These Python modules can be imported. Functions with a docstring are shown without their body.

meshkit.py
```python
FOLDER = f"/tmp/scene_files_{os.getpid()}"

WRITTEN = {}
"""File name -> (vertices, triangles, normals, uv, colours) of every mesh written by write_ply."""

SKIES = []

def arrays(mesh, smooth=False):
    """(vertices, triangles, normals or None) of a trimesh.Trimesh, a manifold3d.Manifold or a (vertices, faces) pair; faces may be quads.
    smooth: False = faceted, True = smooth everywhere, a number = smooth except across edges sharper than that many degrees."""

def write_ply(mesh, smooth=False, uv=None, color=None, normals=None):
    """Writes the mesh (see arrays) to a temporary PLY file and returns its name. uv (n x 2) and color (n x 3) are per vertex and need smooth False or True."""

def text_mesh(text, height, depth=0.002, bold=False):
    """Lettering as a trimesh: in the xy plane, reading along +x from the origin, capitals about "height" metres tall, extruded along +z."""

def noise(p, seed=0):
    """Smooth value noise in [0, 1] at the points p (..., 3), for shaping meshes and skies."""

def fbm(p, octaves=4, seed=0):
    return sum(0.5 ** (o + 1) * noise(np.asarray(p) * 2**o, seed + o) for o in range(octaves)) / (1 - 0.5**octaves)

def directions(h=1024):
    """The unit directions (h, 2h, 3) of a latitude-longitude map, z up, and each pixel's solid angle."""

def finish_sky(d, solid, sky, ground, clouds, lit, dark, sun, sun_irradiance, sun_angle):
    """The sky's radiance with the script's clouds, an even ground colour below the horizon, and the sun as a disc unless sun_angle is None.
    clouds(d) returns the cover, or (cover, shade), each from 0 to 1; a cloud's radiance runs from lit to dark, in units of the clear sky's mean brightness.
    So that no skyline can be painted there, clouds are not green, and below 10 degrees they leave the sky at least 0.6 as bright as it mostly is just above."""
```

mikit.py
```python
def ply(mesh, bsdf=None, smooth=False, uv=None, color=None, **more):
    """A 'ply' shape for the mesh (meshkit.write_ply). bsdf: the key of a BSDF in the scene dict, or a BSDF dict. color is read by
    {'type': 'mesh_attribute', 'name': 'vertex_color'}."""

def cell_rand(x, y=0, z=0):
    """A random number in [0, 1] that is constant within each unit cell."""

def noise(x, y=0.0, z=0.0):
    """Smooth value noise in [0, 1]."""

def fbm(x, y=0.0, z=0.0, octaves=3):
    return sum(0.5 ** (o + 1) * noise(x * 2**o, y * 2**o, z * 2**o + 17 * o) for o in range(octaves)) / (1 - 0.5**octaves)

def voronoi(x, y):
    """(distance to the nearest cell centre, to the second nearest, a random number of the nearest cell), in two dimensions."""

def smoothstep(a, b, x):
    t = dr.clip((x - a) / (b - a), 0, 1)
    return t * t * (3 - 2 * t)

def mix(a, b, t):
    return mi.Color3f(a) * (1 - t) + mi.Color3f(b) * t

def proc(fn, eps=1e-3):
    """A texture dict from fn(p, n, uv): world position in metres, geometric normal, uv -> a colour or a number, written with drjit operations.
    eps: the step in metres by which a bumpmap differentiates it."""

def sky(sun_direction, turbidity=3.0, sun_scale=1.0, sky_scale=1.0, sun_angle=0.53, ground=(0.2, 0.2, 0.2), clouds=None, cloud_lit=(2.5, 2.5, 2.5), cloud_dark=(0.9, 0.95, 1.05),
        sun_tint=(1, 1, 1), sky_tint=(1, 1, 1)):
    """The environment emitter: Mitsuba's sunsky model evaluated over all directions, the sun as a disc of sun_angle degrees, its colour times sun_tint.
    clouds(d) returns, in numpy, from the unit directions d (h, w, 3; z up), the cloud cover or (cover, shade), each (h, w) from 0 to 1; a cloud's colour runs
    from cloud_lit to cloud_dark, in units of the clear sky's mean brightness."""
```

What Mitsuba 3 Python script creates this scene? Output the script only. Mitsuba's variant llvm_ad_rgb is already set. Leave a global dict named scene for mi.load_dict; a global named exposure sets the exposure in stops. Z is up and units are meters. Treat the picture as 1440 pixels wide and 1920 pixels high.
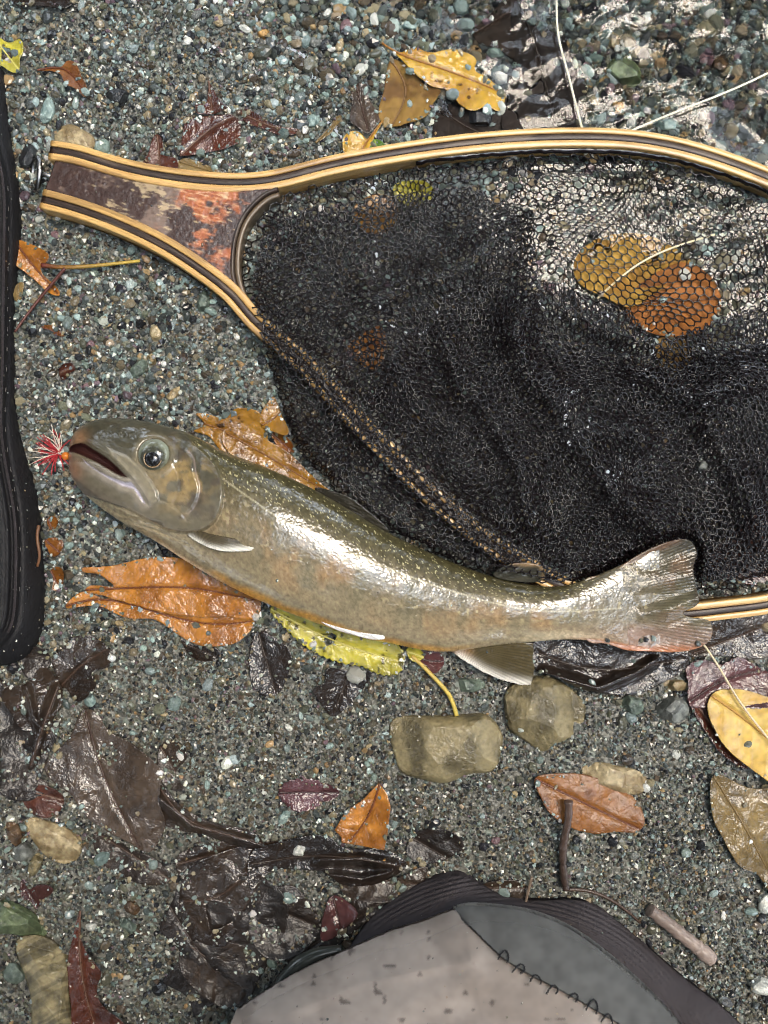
import math
import numpy as np, trimesh, shapely
from scipy.spatial import Delaunay, cKDTree
import mitsuba as mi, mikit, meshkit
import drjit as dr

# ------------------------------------------------------------------ camera, light, exposure
S, H = 0.00025, 0.45                    # metres per photo pixel at the ground; camera height
exposure = 4.32
scene, labels = {}, {}
scene['camera'] = {'type': 'thinlens', 'fov': 2 * math.degrees(math.atan(720 * S / H)), 'fov_axis': 'x',
                   'aperture_radius': 0.0014, 'focus_distance': H - 0.014, 'near_clip': 0.01, 'far_clip': 200.0,
                   'to_world': mi.ScalarTransform4f().look_at([0, 0, H], [0, 0, 0], [0, 1, 0])}
scene['sky'] = mikit.sky((0.30, 0.25, 0.92), turbidity=3.0, sun_scale=0.12, sun_angle=24, clouds=lambda d: np.ones(d.shape[:2]),
                         cloud_lit=(2.22, 2.48, 2.82))
rng = np.random.default_rng(7)

# ------------------------------------------------------------------ helpers
def lin(r, g, b, k=1.0):
    c = np.array([r, g, b], float) / 255
    return k * np.where(c <= 0.04045, c / 12.92, ((c + 0.055) / 1.055) ** 2.4)

def ss(a, b, x):
    t = np.clip((x - a) / (b - a), 0, 1)
    return t * t * (3 - 2 * t)

def W(u, v, z=0.0):
    """the point at height z of the riverbank that stands at place (u, v) of the plan"""
    u, v, z = np.broadcast_arrays(np.asarray(u, float), np.asarray(v, float), np.asarray(z, float))
    k = (H - z) / H
    return np.stack([(u - 720) * S * k, (960 - v) * S * k, z], -1)

def N3(x, y, z=0.0, s=1.0, seed=0):
    x, y, z = np.broadcast_arrays(np.asarray(x, float), np.asarray(y, float), np.asarray(z, float))
    return meshkit.noise(np.stack([x * s + 31.7, y * s + 12.3, z * s + 5.1], -1), seed)

def F3(x, y, z=0.0, s=1.0, o=3, seed=0):
    x, y, z = np.broadcast_arrays(np.asarray(x, float), np.asarray(y, float), np.asarray(z, float))
    return meshkit.fbm(np.stack([x * s + 31.7, y * s + 12.3, z * s + 5.1], -1), o, seed)

def spline(pts, n, closed=False):
    from scipy.interpolate import CubicSpline
    p = np.asarray(pts, float)
    if closed: p = np.vstack([p, p[:1]])
    d = np.r_[0, np.cumsum(np.sqrt(np.linalg.norm(np.diff(p, axis=0), axis=1)) + 1e-9)]
    c = CubicSpline(d, p, bc_type='periodic' if closed else 'natural')
    q = c(np.linspace(0, d[-1], 12 * n))
    l = np.r_[0, np.cumsum(np.linalg.norm(np.diff(q, axis=0), axis=1))]
    t = np.linspace(0, l[-1], n)
    return np.stack([np.interp(t, l, q[:, k]) for k in range(q.shape[1])], 1)

def poly_dist(x, y, line):
    """distance, side, running length of the nearest point of a polyline"""
    best = np.full(np.shape(x), 1e18); side = np.zeros(np.shape(x)); run = np.zeros(np.shape(x)); l0 = 0
    line = np.asarray(line, float)
    for a, b in zip(line[:-1], line[1:]):
        d = b - a; L = np.hypot(*d) + 1e-12
        t = np.clip(((x - a[0]) * d[0] + (y - a[1]) * d[1]) / L**2, 0, 1)
        q = (x - a[0] - t * d[0])**2 + (y - a[1] - t * d[1])**2
        m = q < best
        best = np.where(m, q, best); run = np.where(m, l0 + t * L, run)
        side = np.where(m, np.sign(d[0] * (y - a[1]) - d[1] * (x - a[0])), side)
        l0 += L
    return np.sqrt(best), side, run

def inside(poly, x, y): return shapely.contains_xy(shapely.Polygon(poly).buffer(0), x, y)

def key_for(name):
    if name not in used: used.add(name); return name
    k = 1
    while f'{name}_{k:03d}' in used: k += 1
    used.add(f'{name}_{k:03d}'); return f'{name}_{k:03d}'
used = set()

def thing(name, label, cat, group=None):
    k = key_for(name); labels[k] = {'label': label, 'category': cat}
    if group: labels[k]['group'] = group
    return k

def part(parent, name, mesh, bsdf, label=None, **kw):
    k = key_for(parent + '__' + name); scene[k] = mikit.ply(mesh, bsdf, **kw)
    if label: labels[k] = {'label': label}
    return k

def tube(pts, rad, sides=6, caps=True):
    p = np.asarray(pts, float); n = len(p); rad = np.broadcast_to(rad, (n,))
    t = np.gradient(p, axis=0); t /= np.linalg.norm(t, axis=1, keepdims=True) + 1e-12
    a = np.cross(t, np.where(np.abs(t[:, 2:]) < 0.9, [0, 0, 1.0], [1.0, 0, 0])); a /= np.linalg.norm(a, axis=1, keepdims=True)
    b = np.cross(t, a); w = np.arange(sides) * 2 * np.pi / sides
    v = (p[:, None] + rad[:, None, None] * (np.cos(w)[None, :, None] * a[:, None] + np.sin(w)[None, :, None] * b[:, None])).reshape(-1, 3)
    i, j = np.meshgrid(np.arange(n - 1), np.arange(sides), indexing='ij')
    q = np.stack([i * sides + j, i * sides + (j + 1) % sides, (i + 1) * sides + (j + 1) % sides, (i + 1) * sides + j], -1).reshape(-1, 4)
    f = np.vstack([q[:, [0, 1, 2]], q[:, [0, 2, 3]]])
    if caps:
        v = np.vstack([v, p[:1], p[-1:]]); m = len(v)
        r = np.arange(sides)
        f = np.vstack([f, np.stack([np.full(sides, m - 2), (r + 1) % sides, r], 1),
                       np.stack([np.full(sides, m - 1), (n - 1) * sides + r, (n - 1) * sides + (r + 1) % sides], 1)])
    return v, f

def cat(meshes):
    vs, fs, o = [], [], 0
    for v, f in meshes: vs.append(v); fs.append(np.asarray(f) + o); o += len(v)
    return np.vstack(vs), np.vstack(fs)

def sheet(poly, step, zf, thick, seed=0, rough=0.0):
    """A closed solid with the given outline (plan places): top at height zf(u, v), bottom thick below it. Returns vertices, faces, u, v (top then bottom)."""
    pg = poly if hasattr(poly, 'geom_type') else shapely.Polygon(poly).buffer(0)
    if pg.geom_type != 'Polygon': pg = max(pg.geoms, key=lambda g: g.area)
    r = np.random.default_rng(seed)
    def ring(c):
        c = np.asarray(c.coords)[:-1]; c = np.vstack([c, c[:1]])
        l = np.r_[0, np.cumsum(np.linalg.norm(np.diff(c, axis=0), axis=1))]
        n = max(6, int(l[-1] / step)); t = np.arange(n) * l[-1] / n
        q = np.stack([np.interp(t, l, c[:, k]) for k in (0, 1)], 1)
        return q + (r.normal(0, rough, q.shape) if rough else 0)
    rings = [ring(pg.exterior)] + [ring(i) for i in pg.interiors]
    x0, y0, x1, y1 = pg.bounds
    gx, gy = np.meshgrid(np.arange(x0, x1, step), np.arange(y0, y1, step * 0.87))
    gx = gx + (np.arange(gx.shape[0]) % 2 * 0.5 * step)[:, None]
    inner = pg.buffer(-0.55 * step)
    m = shapely.contains_xy(inner, gx, gy)
    p = np.vstack(rings + [np.stack([gx[m], gy[m]], 1)])
    tri = Delaunay(p).simplices
    c = p[tri].mean(1)
    pg2 = shapely.Polygon(rings[0], rings[1:]).buffer(0)
    tri = tri[shapely.contains_xy(pg2, c[:, 0], c[:, 1])]
    e1, e2 = p[tri[:, 1]] - p[tri[:, 0]], p[tri[:, 2]] - p[tri[:, 0]]; a = e1[:, 0] * e2[:, 1] - e1[:, 1] * e2[:, 0]
    tri = tri[np.abs(a) > 1e-3]; a = a[np.abs(a) > 1e-3]
    tri = np.where((a > 0)[:, None], tri[:, ::-1], tri)      # plan v runs downwards, so this faces up
    z = zf(p[:, 0], p[:, 1])
    n = len(p)
    top = W(p[:, 0], p[:, 1], z); bot = top - np.array([0, 0, 1]) * np.broadcast_to(thick, (n,))[:, None]
    e = np.vstack([tri[:, [0, 1]], tri[:, [1, 2]], tri[:, [2, 0]]])
    es = np.sort(e, 1); _, idx, cnt = np.unique(es, axis=0, return_index=True, return_counts=True)
    b = e[idx[cnt == 1]]
    side = np.vstack([np.stack([b[:, 1], b[:, 0], b[:, 0] + n], 1), np.stack([b[:, 1], b[:, 0] + n, b[:, 1] + n], 1)])
    return np.vstack([top, bot]), np.vstack([tri, tri[:, ::-1] + n, side]), p[:, 0], p[:, 1]

# ------------------------------------------------------------------ materials
VC = {'type': 'mesh_attribute', 'name': 'vertex_color'}
def rgb(c): return {'type': 'rgb', 'value': [float(x) for x in c]}
def mat(name, d): scene[name] = d
def CF(*c): return mi.Color3f(*[float(x) for x in c])
def princ(color, rough, spec=0.5, **k): return {'type': 'principled', 'base_color': color, 'roughness': rough, 'specular': spec, **k}
def bump(inner, fn, scale, eps=2e-4): return {'type': 'bumpmap', 'arbitrary': mikit.proc(fn, eps), 'scale': scale, 'bsdf': inner}

mat('m_gravel', {'type': 'twosided', 'bsdf': princ(VC, 0.19, 0.6)})
mat('m_gravel_wet', {'type': 'twosided', 'bsdf': princ(VC, 0.5, 0.12)})
mat('m_stone', {'type': 'twosided', 'bsdf': bump(princ(VC, 0.22, 0.6), lambda p, n, uv: mikit.fbm(p.x * 620, p.y * 620, p.z * 620) + 0.3 * mikit.noise(p.x * 2300, p.y * 2300), 0.0011)})
def leaf_bump(p, n, uv): return mikit.fbm(p.x * 420, p.y * 420, p.z * 60) + 0.25 * mikit.noise(p.x * 2200, p.y * 2200)
mat('m_leaf_wet', {'type': 'twosided', 'bsdf': bump(princ(VC, 0.16, 0.6), leaf_bump, 0.0006)})
mat('m_leaf_sunk', {'type': 'twosided', 'bsdf': bump(princ(VC, 0.5, 0.12), leaf_bump, 0.0005)})
mat('m_leaf', {'type': 'twosided', 'bsdf': bump(princ(VC, 0.34, 0.5), leaf_bump, 0.0005)})
def skin_bump(p, n, uv): return mikit.fbm(p.x * 330 + 0.3 * p.y * 330, p.y * 420, p.z * 300) + 0.2 * mikit.noise(p.x * 1500, p.y * 1500)
mat('m_skin', {'type': 'twosided', 'bsdf': bump(princ(VC, 0.14, 0.65, clearcoat=0.8, clearcoat_gloss=0.98), skin_bump, 0.00033)})
mat('m_fin', {'type': 'twosided', 'bsdf': bump(princ(VC, 0.2, 0.4, clearcoat=0.2, clearcoat_gloss=0.95), skin_bump, 0.0005)})
mat('m_eye', {'type': 'twosided', 'bsdf': princ(VC, 0.05, 0.6, clearcoat=1.0, clearcoat_gloss=1.0)})
mat('m_mouth', {'type': 'twosided', 'bsdf': princ(rgb(lin(66, 38, 34)), 0.3)})
def grain(p, n, uv):
    a = mikit.fbm(uv.x * 60, uv.y * 1500, 0.0) * 0.6 + mikit.noise(uv.x * 220, uv.y * 4200) * 0.4
    st = mikit.smoothstep(0.60, 0.80, mikit.noise(uv.x * 45 + 7, uv.y * 260))
    c = mikit.mix(CF(*lin(170, 124, 66)), CF(*lin(224, 186, 118)), a)
    return mikit.mix(c, CF(*lin(118, 84, 48)), st * 0.55)
mat('m_pale_wood', {'type': 'twosided', 'bsdf': princ(mikit.proc(grain), 0.3, 0.5, clearcoat=0.5, clearcoat_gloss=0.9)})
def grain_dark(p, n, uv):
    a = mikit.noise(uv.x * 300, uv.y * 3800)
    g = mikit.smoothstep(0.55, 0.75, mikit.fbm(uv.x * 42, uv.y * 500, 3.0))
    c = mikit.mix(CF(*lin(34, 25, 21)), CF(*lin(62, 47, 39)), a)
    return mikit.mix(c, CF(*lin(120, 104, 88)), g * 0.45)
mat('m_dark_wood', {'type': 'twosided', 'bsdf': princ(mikit.proc(grain_dark), 0.4, 0.4)})
mat('m_fork', {'type': 'twosided', 'bsdf': princ(rgb(lin(96, 80, 62)), 0.35, 0.5, clearcoat=0.4)})
mat('m_burl', {'type': 'twosided', 'bsdf': bump(princ(VC, 0.3, 0.5, clearcoat=0.6, clearcoat_gloss=0.92), lambda p, n, uv: mikit.fbm(p.x * 700, p.y * 700), 0.00015)})
mat('m_lacquer', {'type': 'twosided', 'bsdf': princ(VC, 0.25, 0.5, clearcoat=1.0, clearcoat_gloss=0.95)})
mat('m_net', {'type': 'twosided', 'bsdf': princ(rgb(lin(22, 16, 18)), 0.13, 0.6)})
mat('m_black', {'type': 'twosided', 'bsdf': bump(princ(rgb(lin(24, 23, 25)), 0.6, 0.3), lambda p, n, uv: mikit.noise(p.x * 1500, p.y * 1500, p.z * 1500), 0.0003)})
def ribs(p, n, uv): return 0.5 + 0.5 * dr.sin(uv.x * 6.2832 / 0.0021) + 0.5 * mikit.noise(p.x * 1300, p.y * 1300)
mat('m_neoprene', {'type': 'twosided', 'bsdf': bump(princ(rgb(lin(56, 51, 53)), 0.7, 0.3), ribs, 0.0007)})
def weave(p, n, uv): return dr.sin(uv.x * 6.2832 / 0.0016) * dr.sin(uv.y * 6.2832 / 0.0016)
mat('m_grey_mesh', {'type': 'twosided', 'bsdf': bump(princ(VC, 0.75, 0.3), weave, 0.0003)})
def twill(p, n, uv): return 0.4 * dr.sin((uv.y) * 6.2832 / 0.0011) + mikit.fbm(p.x * 160, p.y * 160, p.z * 160)
mat('m_taupe', {'type': 'twosided', 'bsdf': bump(princ(VC, 0.8, 0.25), twill, 0.0003)})
mat('m_metal', {'type': 'roughconductor', 'material': 'none', 'alpha': 0.2, 'specular_reflectance': rgb((0.42, 0.41, 0.40))})
mat('m_red', {'type': 'twosided', 'bsdf': princ(rgb(lin(168, 44, 50)), 0.5)})
mat('m_white_fibre', {'type': 'twosided', 'bsdf': princ(rgb(lin(215, 205, 190)), 0.5)})
mat('m_thread', {'type': 'twosided', 'bsdf': princ(rgb(lin(120, 116, 112)), 0.6)})
mat('m_bead', {'type': 'twosided', 'bsdf': princ(rgb(lin(190, 110, 40)), 0.2)})
mat('m_stalk', {'type': 'twosided', 'bsdf': princ(VC, 0.4)})
mat('m_drop', {'type': 'dielectric', 'int_ior': 1.33, 'ext_ior': 1.0})
mat('m_water', {'type': 'dielectric', 'int_ior': 1.33, 'ext_ior': 1.0})
def sand(p, n, uv):
    a, b, r = mikit.voronoi(p.x * 900, p.y * 900)
    c = mikit.mix(CF(*lin(60, 60, 56)), CF(*lin(116, 115, 106)), r)
    a2, b2, r2 = mikit.voronoi(p.x * 330 + 4, p.y * 330)
    return mikit.mix(c, mikit.mix(CF(*lin(60, 62, 58)), CF(*lin(132, 140, 130)), r2), mikit.smoothstep(0.75, 0.85, mikit.cell_rand(r2 * 997)) * mikit.smoothstep(0.05, 0.2, b2 - a2))
mat('m_sand', {'type': 'twosided', 'bsdf': bump(princ(mikit.proc(sand), 0.35, 0.5), lambda p, n, uv: mikit.noise(p.x * 1100, p.y * 1100) + mikit.noise(p.x * 520, p.y * 520), 0.0006)})
mat('m_bark', {'type': 'twosided', 'bsdf': princ(rgb((0.09, 0.07, 0.05)), 0.9)})
mat('m_foliage', {'type': 'twosided', 'bsdf': princ(rgb((0.045, 0.075, 0.028)), 0.6)})
mat('m_foliage_autumn', {'type': 'twosided', 'bsdf': princ(rgb((0.12, 0.09, 0.025)), 0.6)})

# ------------------------------------------------------------------ the riverbank and the stream
def ground_xy(x, y):
    q = x * 0.6 + y * 0.8                                    # metres towards the stream (upper right)
    base = -0.034 * (q - 0.140)
    base = np.where(q > 0.140, -0.050 * (q - 0.140), base)
    base = np.clip(base, -0.16, 0.09)
    far = ss(0.5, 3.0, np.hypot(x, y))
    return base + (F3(x, y, 0, 22, 3, 3) - 0.5) * 0.0075 + (F3(x, y, 0, 2.2, 3, 5) - 0.5) * 0.09 * far
def ground(u, v): return ground_xy((np.asarray(u) - 720) * S, (960 - np.asarray(v)) * S)

def grid_mesh(xs, ys, f):
    X, Y = np.meshgrid(xs, ys); n, m = X.shape
    i, j = np.meshgrid(np.arange(n - 1), np.arange(m - 1), indexing='ij')
    a = i * m + j
    return np.stack([X, Y, f(X, Y)], -1).reshape(-1, 3), np.stack([a, a + 1, a + m + 1, a + m], -1).reshape(-1, 4)
def axis(fine, r, far):
    a = np.arange(0, r, fine); b = r * (far / r) ** np.linspace(0, 1, 40); p = np.r_[a, b]
    return np.r_[-p[::-1], p[1:]]
scene['ground'] = mikit.ply(grid_mesh(axis(0.0025, 0.30, 40), axis(0.0025, 0.32, 40), lambda x, y: ground_xy(x, y) - 0.0006), 'm_sand', smooth=True)
labels['ground'] = {'label': 'wet grey sandy gravel bank sloping into shallow water', 'category': 'ground', 'kind': 'structure'}
def ripple(x, y):
    w = 0.00042 * (F3(x + 0.3 * y, y * 1.6 - x * 0.5, 0, 75, 2, 11) - 0.5) * 2 + 0.0007 * (N3(x * 1.3 + y, y - 0.4 * x, 0, 34, 12) - 0.5)
    w = w * ss(0.10, 0.22, x * 0.6 + y * 0.8) * (1 + 0.8 * ss(0.20, 0.30, x * 0.6 + y * 0.8))
    glint_swell = np.exp(-(((x - 0.172) * 0.80 - (y - 0.178) * 0.60) / 0.016) ** 2 - (((x - 0.172) * 0.60 + (y - 0.178) * 0.80) / 0.009) ** 2)   # mound by the rim, added to mirror the sky as a highlight
    return w + 0.0034 * glint_swell
scene['water'] = mikit.ply(grid_mesh(axis(0.0012, 0.24, 40), axis(0.0012, 0.28, 40), ripple), 'm_water', smooth=True)
labels['water'] = {'label': 'clear shallow rippling stream water over pebbles at upper right', 'category': 'water', 'kind': 'structure'}

# ------------------------------------------------------------------ trees round the stream (outside the frame: what the wet things mirror)
def tree(x, y, h, cz, rad, label, bsdf='m_foliage', n=3000, size=0.22):
    k = thing('tree', label, 'tree'); r = np.random.default_rng(int(abs(x * 100) + abs(y * 10)))
    z0 = float(ground_xy(np.array(x), np.array(y)))
    c = np.array([x, y, cz]); tr = [np.array([x, y, z0 - 0.1]), np.array([x + 0.05, y, cz * 0.5]), c + [0, 0, rad[2] * 0.5]]
    m = [tube(spline(tr, 10), np.linspace(0.16, 0.05, 10), 8)]
    for _ in range(7):
        d = r.normal(size=3); d /= np.linalg.norm(d)
        m.append(tube([c - [0, 0, rad[2] * 0.4], c + d * np.array(rad) * 0.4, c + d * np.array(rad) * 0.85], [0.05, 0.035, 0.015], 6))
    part(k, 'trunk', cat(m), 'm_bark')
    cl = r.normal(size=(26, 3)); cl /= np.linalg.norm(cl, axis=1, keepdims=True); cl *= r.uniform(0.3, 0.95, (26, 1)) ** 0.5
    p = c + (cl[r.integers(0, 26, n)] + r.normal(0, 0.17, (n, 3))) * np.array(rad)
    a = r.normal(size=(n, 3)); a /= np.linalg.norm(a, axis=1, keepdims=True); b = np.cross(a, r.normal(size=(n, 3))); b /= np.linalg.norm(b, axis=1, keepdims=True)
    s = size * r.uniform(0.6, 1.2, (n, 1))
    v = np.stack([p - a * s, p + b * s * 0.5, p + a * s, p - b * s * 0.5], 1).reshape(-1, 3)
    part(k, 'crown', (v, np.arange(4 * n).reshape(n, 4)), bsdf)
tree(-3.25, 0.5, 7, 4.6, (2.6, 3.4, 1.9), 'leafy tree leaning right over the bank, nearest on the left', n=4200)
for q, (a, d, w, what) in enumerate([(8, 5.5, 'm_foliage', 'across the water on the right'), (48, 5.5, 'm_foliage_autumn', 'across the stream at upper right'), (88, 5.3, 'm_foliage', 'straight across the stream'),
                             (128, 5.4, 'm_foliage', 'across the stream at upper left'), (168, 6.2, 'm_foliage_autumn', 'behind the leaning tree on the left'), (208, 5.4, 'm_foliage', 'behind the angler on the left'),
                             (248, 5.1, 'm_foliage', 'behind the angler, slightly left'), (288, 5.1, 'm_foliage', 'behind the angler, slightly right'), (328, 5.5, 'm_foliage', 'behind the angler on the right')]):
    tree(d * math.cos(math.radians(a)), d * math.sin(math.radians(a)), 8, 4.3, (2.45, 2.45, 3.9), f'dense leafy tree on the bank {what}', w, n=2600, size=0.26)

# ------------------------------------------------------------------ leaves
leaf_tops, leaf_polys, buried = [], [], []
PAL = {  # blade, patch, vein
    'yellow':   (lin(178, 140, 48), lin(150, 104, 36), lin(140, 94, 38)),
    'gold':     (lin(196, 164, 82), lin(182, 142, 66), lin(166, 124, 56)),
    'amber':    (lin(146, 104, 36), lin(98, 62, 22), lin(112, 74, 30)),
    'underleaf': (lin(176, 138, 64), lin(146, 102, 46), lin(150, 112, 58)), 'underrust': (lin(152, 96, 46), lin(118, 72, 34), lin(90, 56, 32)),
    'tanamber': (lin(136, 106, 56), lin(92, 64, 38), lin(112, 82, 48)),
    'orange':   (lin(170, 112, 44), lin(128, 78, 30), lin(100, 56, 28)),
    'rust':     (lin(124, 78, 32), lin(98, 56, 24), lin(92, 50, 28)),
    'redbrown': (lin(76, 40, 28), lin(52, 28, 21), lin(92, 64, 50)),
    'maroon':   (lin(84, 52, 52), lin(58, 34, 32), lin(56, 34, 32)),
    'dark':     (lin(50, 40, 32), lin(33, 26, 22), lin(64, 48, 38)),
    'black':    (lin(37, 30, 26), lin(24, 20, 18), lin(48, 38, 31)),
    'taupe':    (lin(74, 62, 52), lin(50, 41, 35), lin(60, 42, 33)),
    'lime':     (lin(178, 168, 58), lin(140, 132, 46), lin(188, 180, 98)),
    'green':    (lin(70, 108, 42), lin(116, 124, 44), lin(116, 132, 60)),
    'purple':   (lin(88, 58, 62), lin(62, 36, 38), lin(56, 34, 36)),
    'olive':    (lin(126, 106, 68), lin(94, 78, 50), lin(108, 88, 52)),
}
def leaf(name, label, poly, mid, pal, lift=0.0022, curl=0.0015, wrinkle=0.0012, vein=34, wet=True, serr=0.0, smooth_outline=True, hole=None, spots=0.10, sunk=False, bury=False, step=2.6, seed=None, thick=0.0003, category='leaf', fold=None):
    """One fallen leaf: outline and midrib in plan places."""
    seed = len(leaf_polys) + 50 if seed is None else seed
    o = np.asarray(poly, float)
    if smooth_outline:
        o = spline(o, max(60, int(np.linalg.norm(np.diff(o, axis=0), axis=1).sum() / 3)), True)[:-1]
    if serr:
        nrm = np.roll(o, -1, 0) - np.roll(o, 1, 0); nrm = np.stack([-nrm[:, 1], nrm[:, 0]], 1) / (np.linalg.norm(nrm, axis=1, keepdims=True) + 1e-9)
        o = o + nrm * ((np.arange(len(o)) % 4) / 3 - 0.5)[:, None] * serr
    else:
        t = np.arange(len(o)); o = o + 1.6 * np.stack([N3(t * 0.31, 0, seed, 1, 1) - 0.5, N3(t * 0.31, 9, seed, 1, 2) - 0.5], 1)
    pg = shapely.Polygon(o).buffer(0)
    if hole is not None:
        for hpoly in hole: pg = pg.difference(shapely.Polygon(hpoly).buffer(0))
    if pg.geom_type != 'Polygon': pg = max(pg.geoms, key=lambda g: g.area)
    edge = pg.exterior
    mid = np.asarray(mid, float); midc = spline(mid, 24) if len(mid) > 2 else mid
    wmax = max(8.0, math.sqrt(pg.area) * 0.5)
    def veins(u, v):
        d, s, run = poly_dist(u, v, midc)
        ph = (run - d * 0.75 + s * vein * 0.22) / vein + 0.25 * (N3(u, v, seed, 0.02, 4) - 0.5)
        return d, s, np.exp(-((ph - np.round(ph)) * vein / 3.2) ** 2) * ss(0, 8, d)
    def zf(u, v):
        d, s, lv = veins(u, v)
        z = ground(u, v) + lift
        z = z + curl * (d / wmax) ** 2 * (1 + 0.9 * s * np.sin(seed)) - 0.0006 * np.exp(-(d / 5) ** 2) - 0.00012 * lv
        z = z + wrinkle * (F3(u, v, seed, 0.016, 3, 6) - 0.5) * 2
        if fold is not None:
            for line, amp, width in fold:
                z = z + amp * np.exp(-(poly_dist(u, v, line)[0] / width) ** 2)
        return z
    V, Fc, u, v = sheet(pg, step, zf, thick, seed)
    a, b, c = PAL[pal]
    d, s, lv = veins(u, v)
    e = shapely.distance(shapely.points(u, v), edge)
    n1 = F3(u, v, seed, 0.022, 4, 8); n2 = F3(u, v, seed, 0.09, 2, 9)
    m = ss(0.44, 0.66, n1)[:, None] * 0.8
    col = a * (1 - m) + b * m
    col = col * (0.68 + 0.64 * n2[:, None])
    vv = (np.clip(np.exp(-(d / 2.6) ** 2) * 0.8 + 0.18 * lv, 0, 1))[:, None]
    col = col * (1 - vv) + c * vv
    sp = (ss(0.70, 0.76, N3(u, v, seed, 0.13, 10)) * ss(0.45, 0.6, n1))[:, None] * spots * 2.0
    col = col * (1 - np.clip(sp, 0, 1)) + b * 0.25 * np.clip(sp, 0, 1)
    ed = (ss(7, 1, e) * ss(0.4, 0.7, F3(u, v, seed, 0.04, 2, 12)))[:, None] * 0.5
    col = col * (1 - ed) + b * 0.6 * ed
    k = thing(name, label, category)
    part(k, 'blade', (V, Fc), 'm_leaf_sunk' if sunk else 'm_leaf_wet' if wet else 'm_leaf', smooth=True, color=np.vstack([col, col * 0.8]))
    ml = mid[[0, -1]] if len(mid) < 3 else midc
    ml = spline(np.vstack([ml[0], ml.mean(0), ml[-1]]) if len(ml) < 3 else ml, 30)
    ok = shapely.contains_xy(pg.buffer(1.0), ml[:, 0], ml[:, 1])
    if ok.sum() > 5:
        ml = ml[ok]; zz = zf(ml[:, 0], ml[:, 1]) + 0.00016
        tv, tf = tube(W(ml[:, 0], ml[:, 1], zz), np.linspace(0.00055, 0.0002, len(ml)), 5)
        part(k, 'midrib', (tv, tf), 'm_stalk', smooth=True, color=np.tile(c * 1.05, (len(tv), 1)))
    leaf_tops.append(V[:len(u)]); leaf_polys.append(pg)
    if bury: buried.append(pg)
    return k
LF = 'fallen_leaf'
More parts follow.
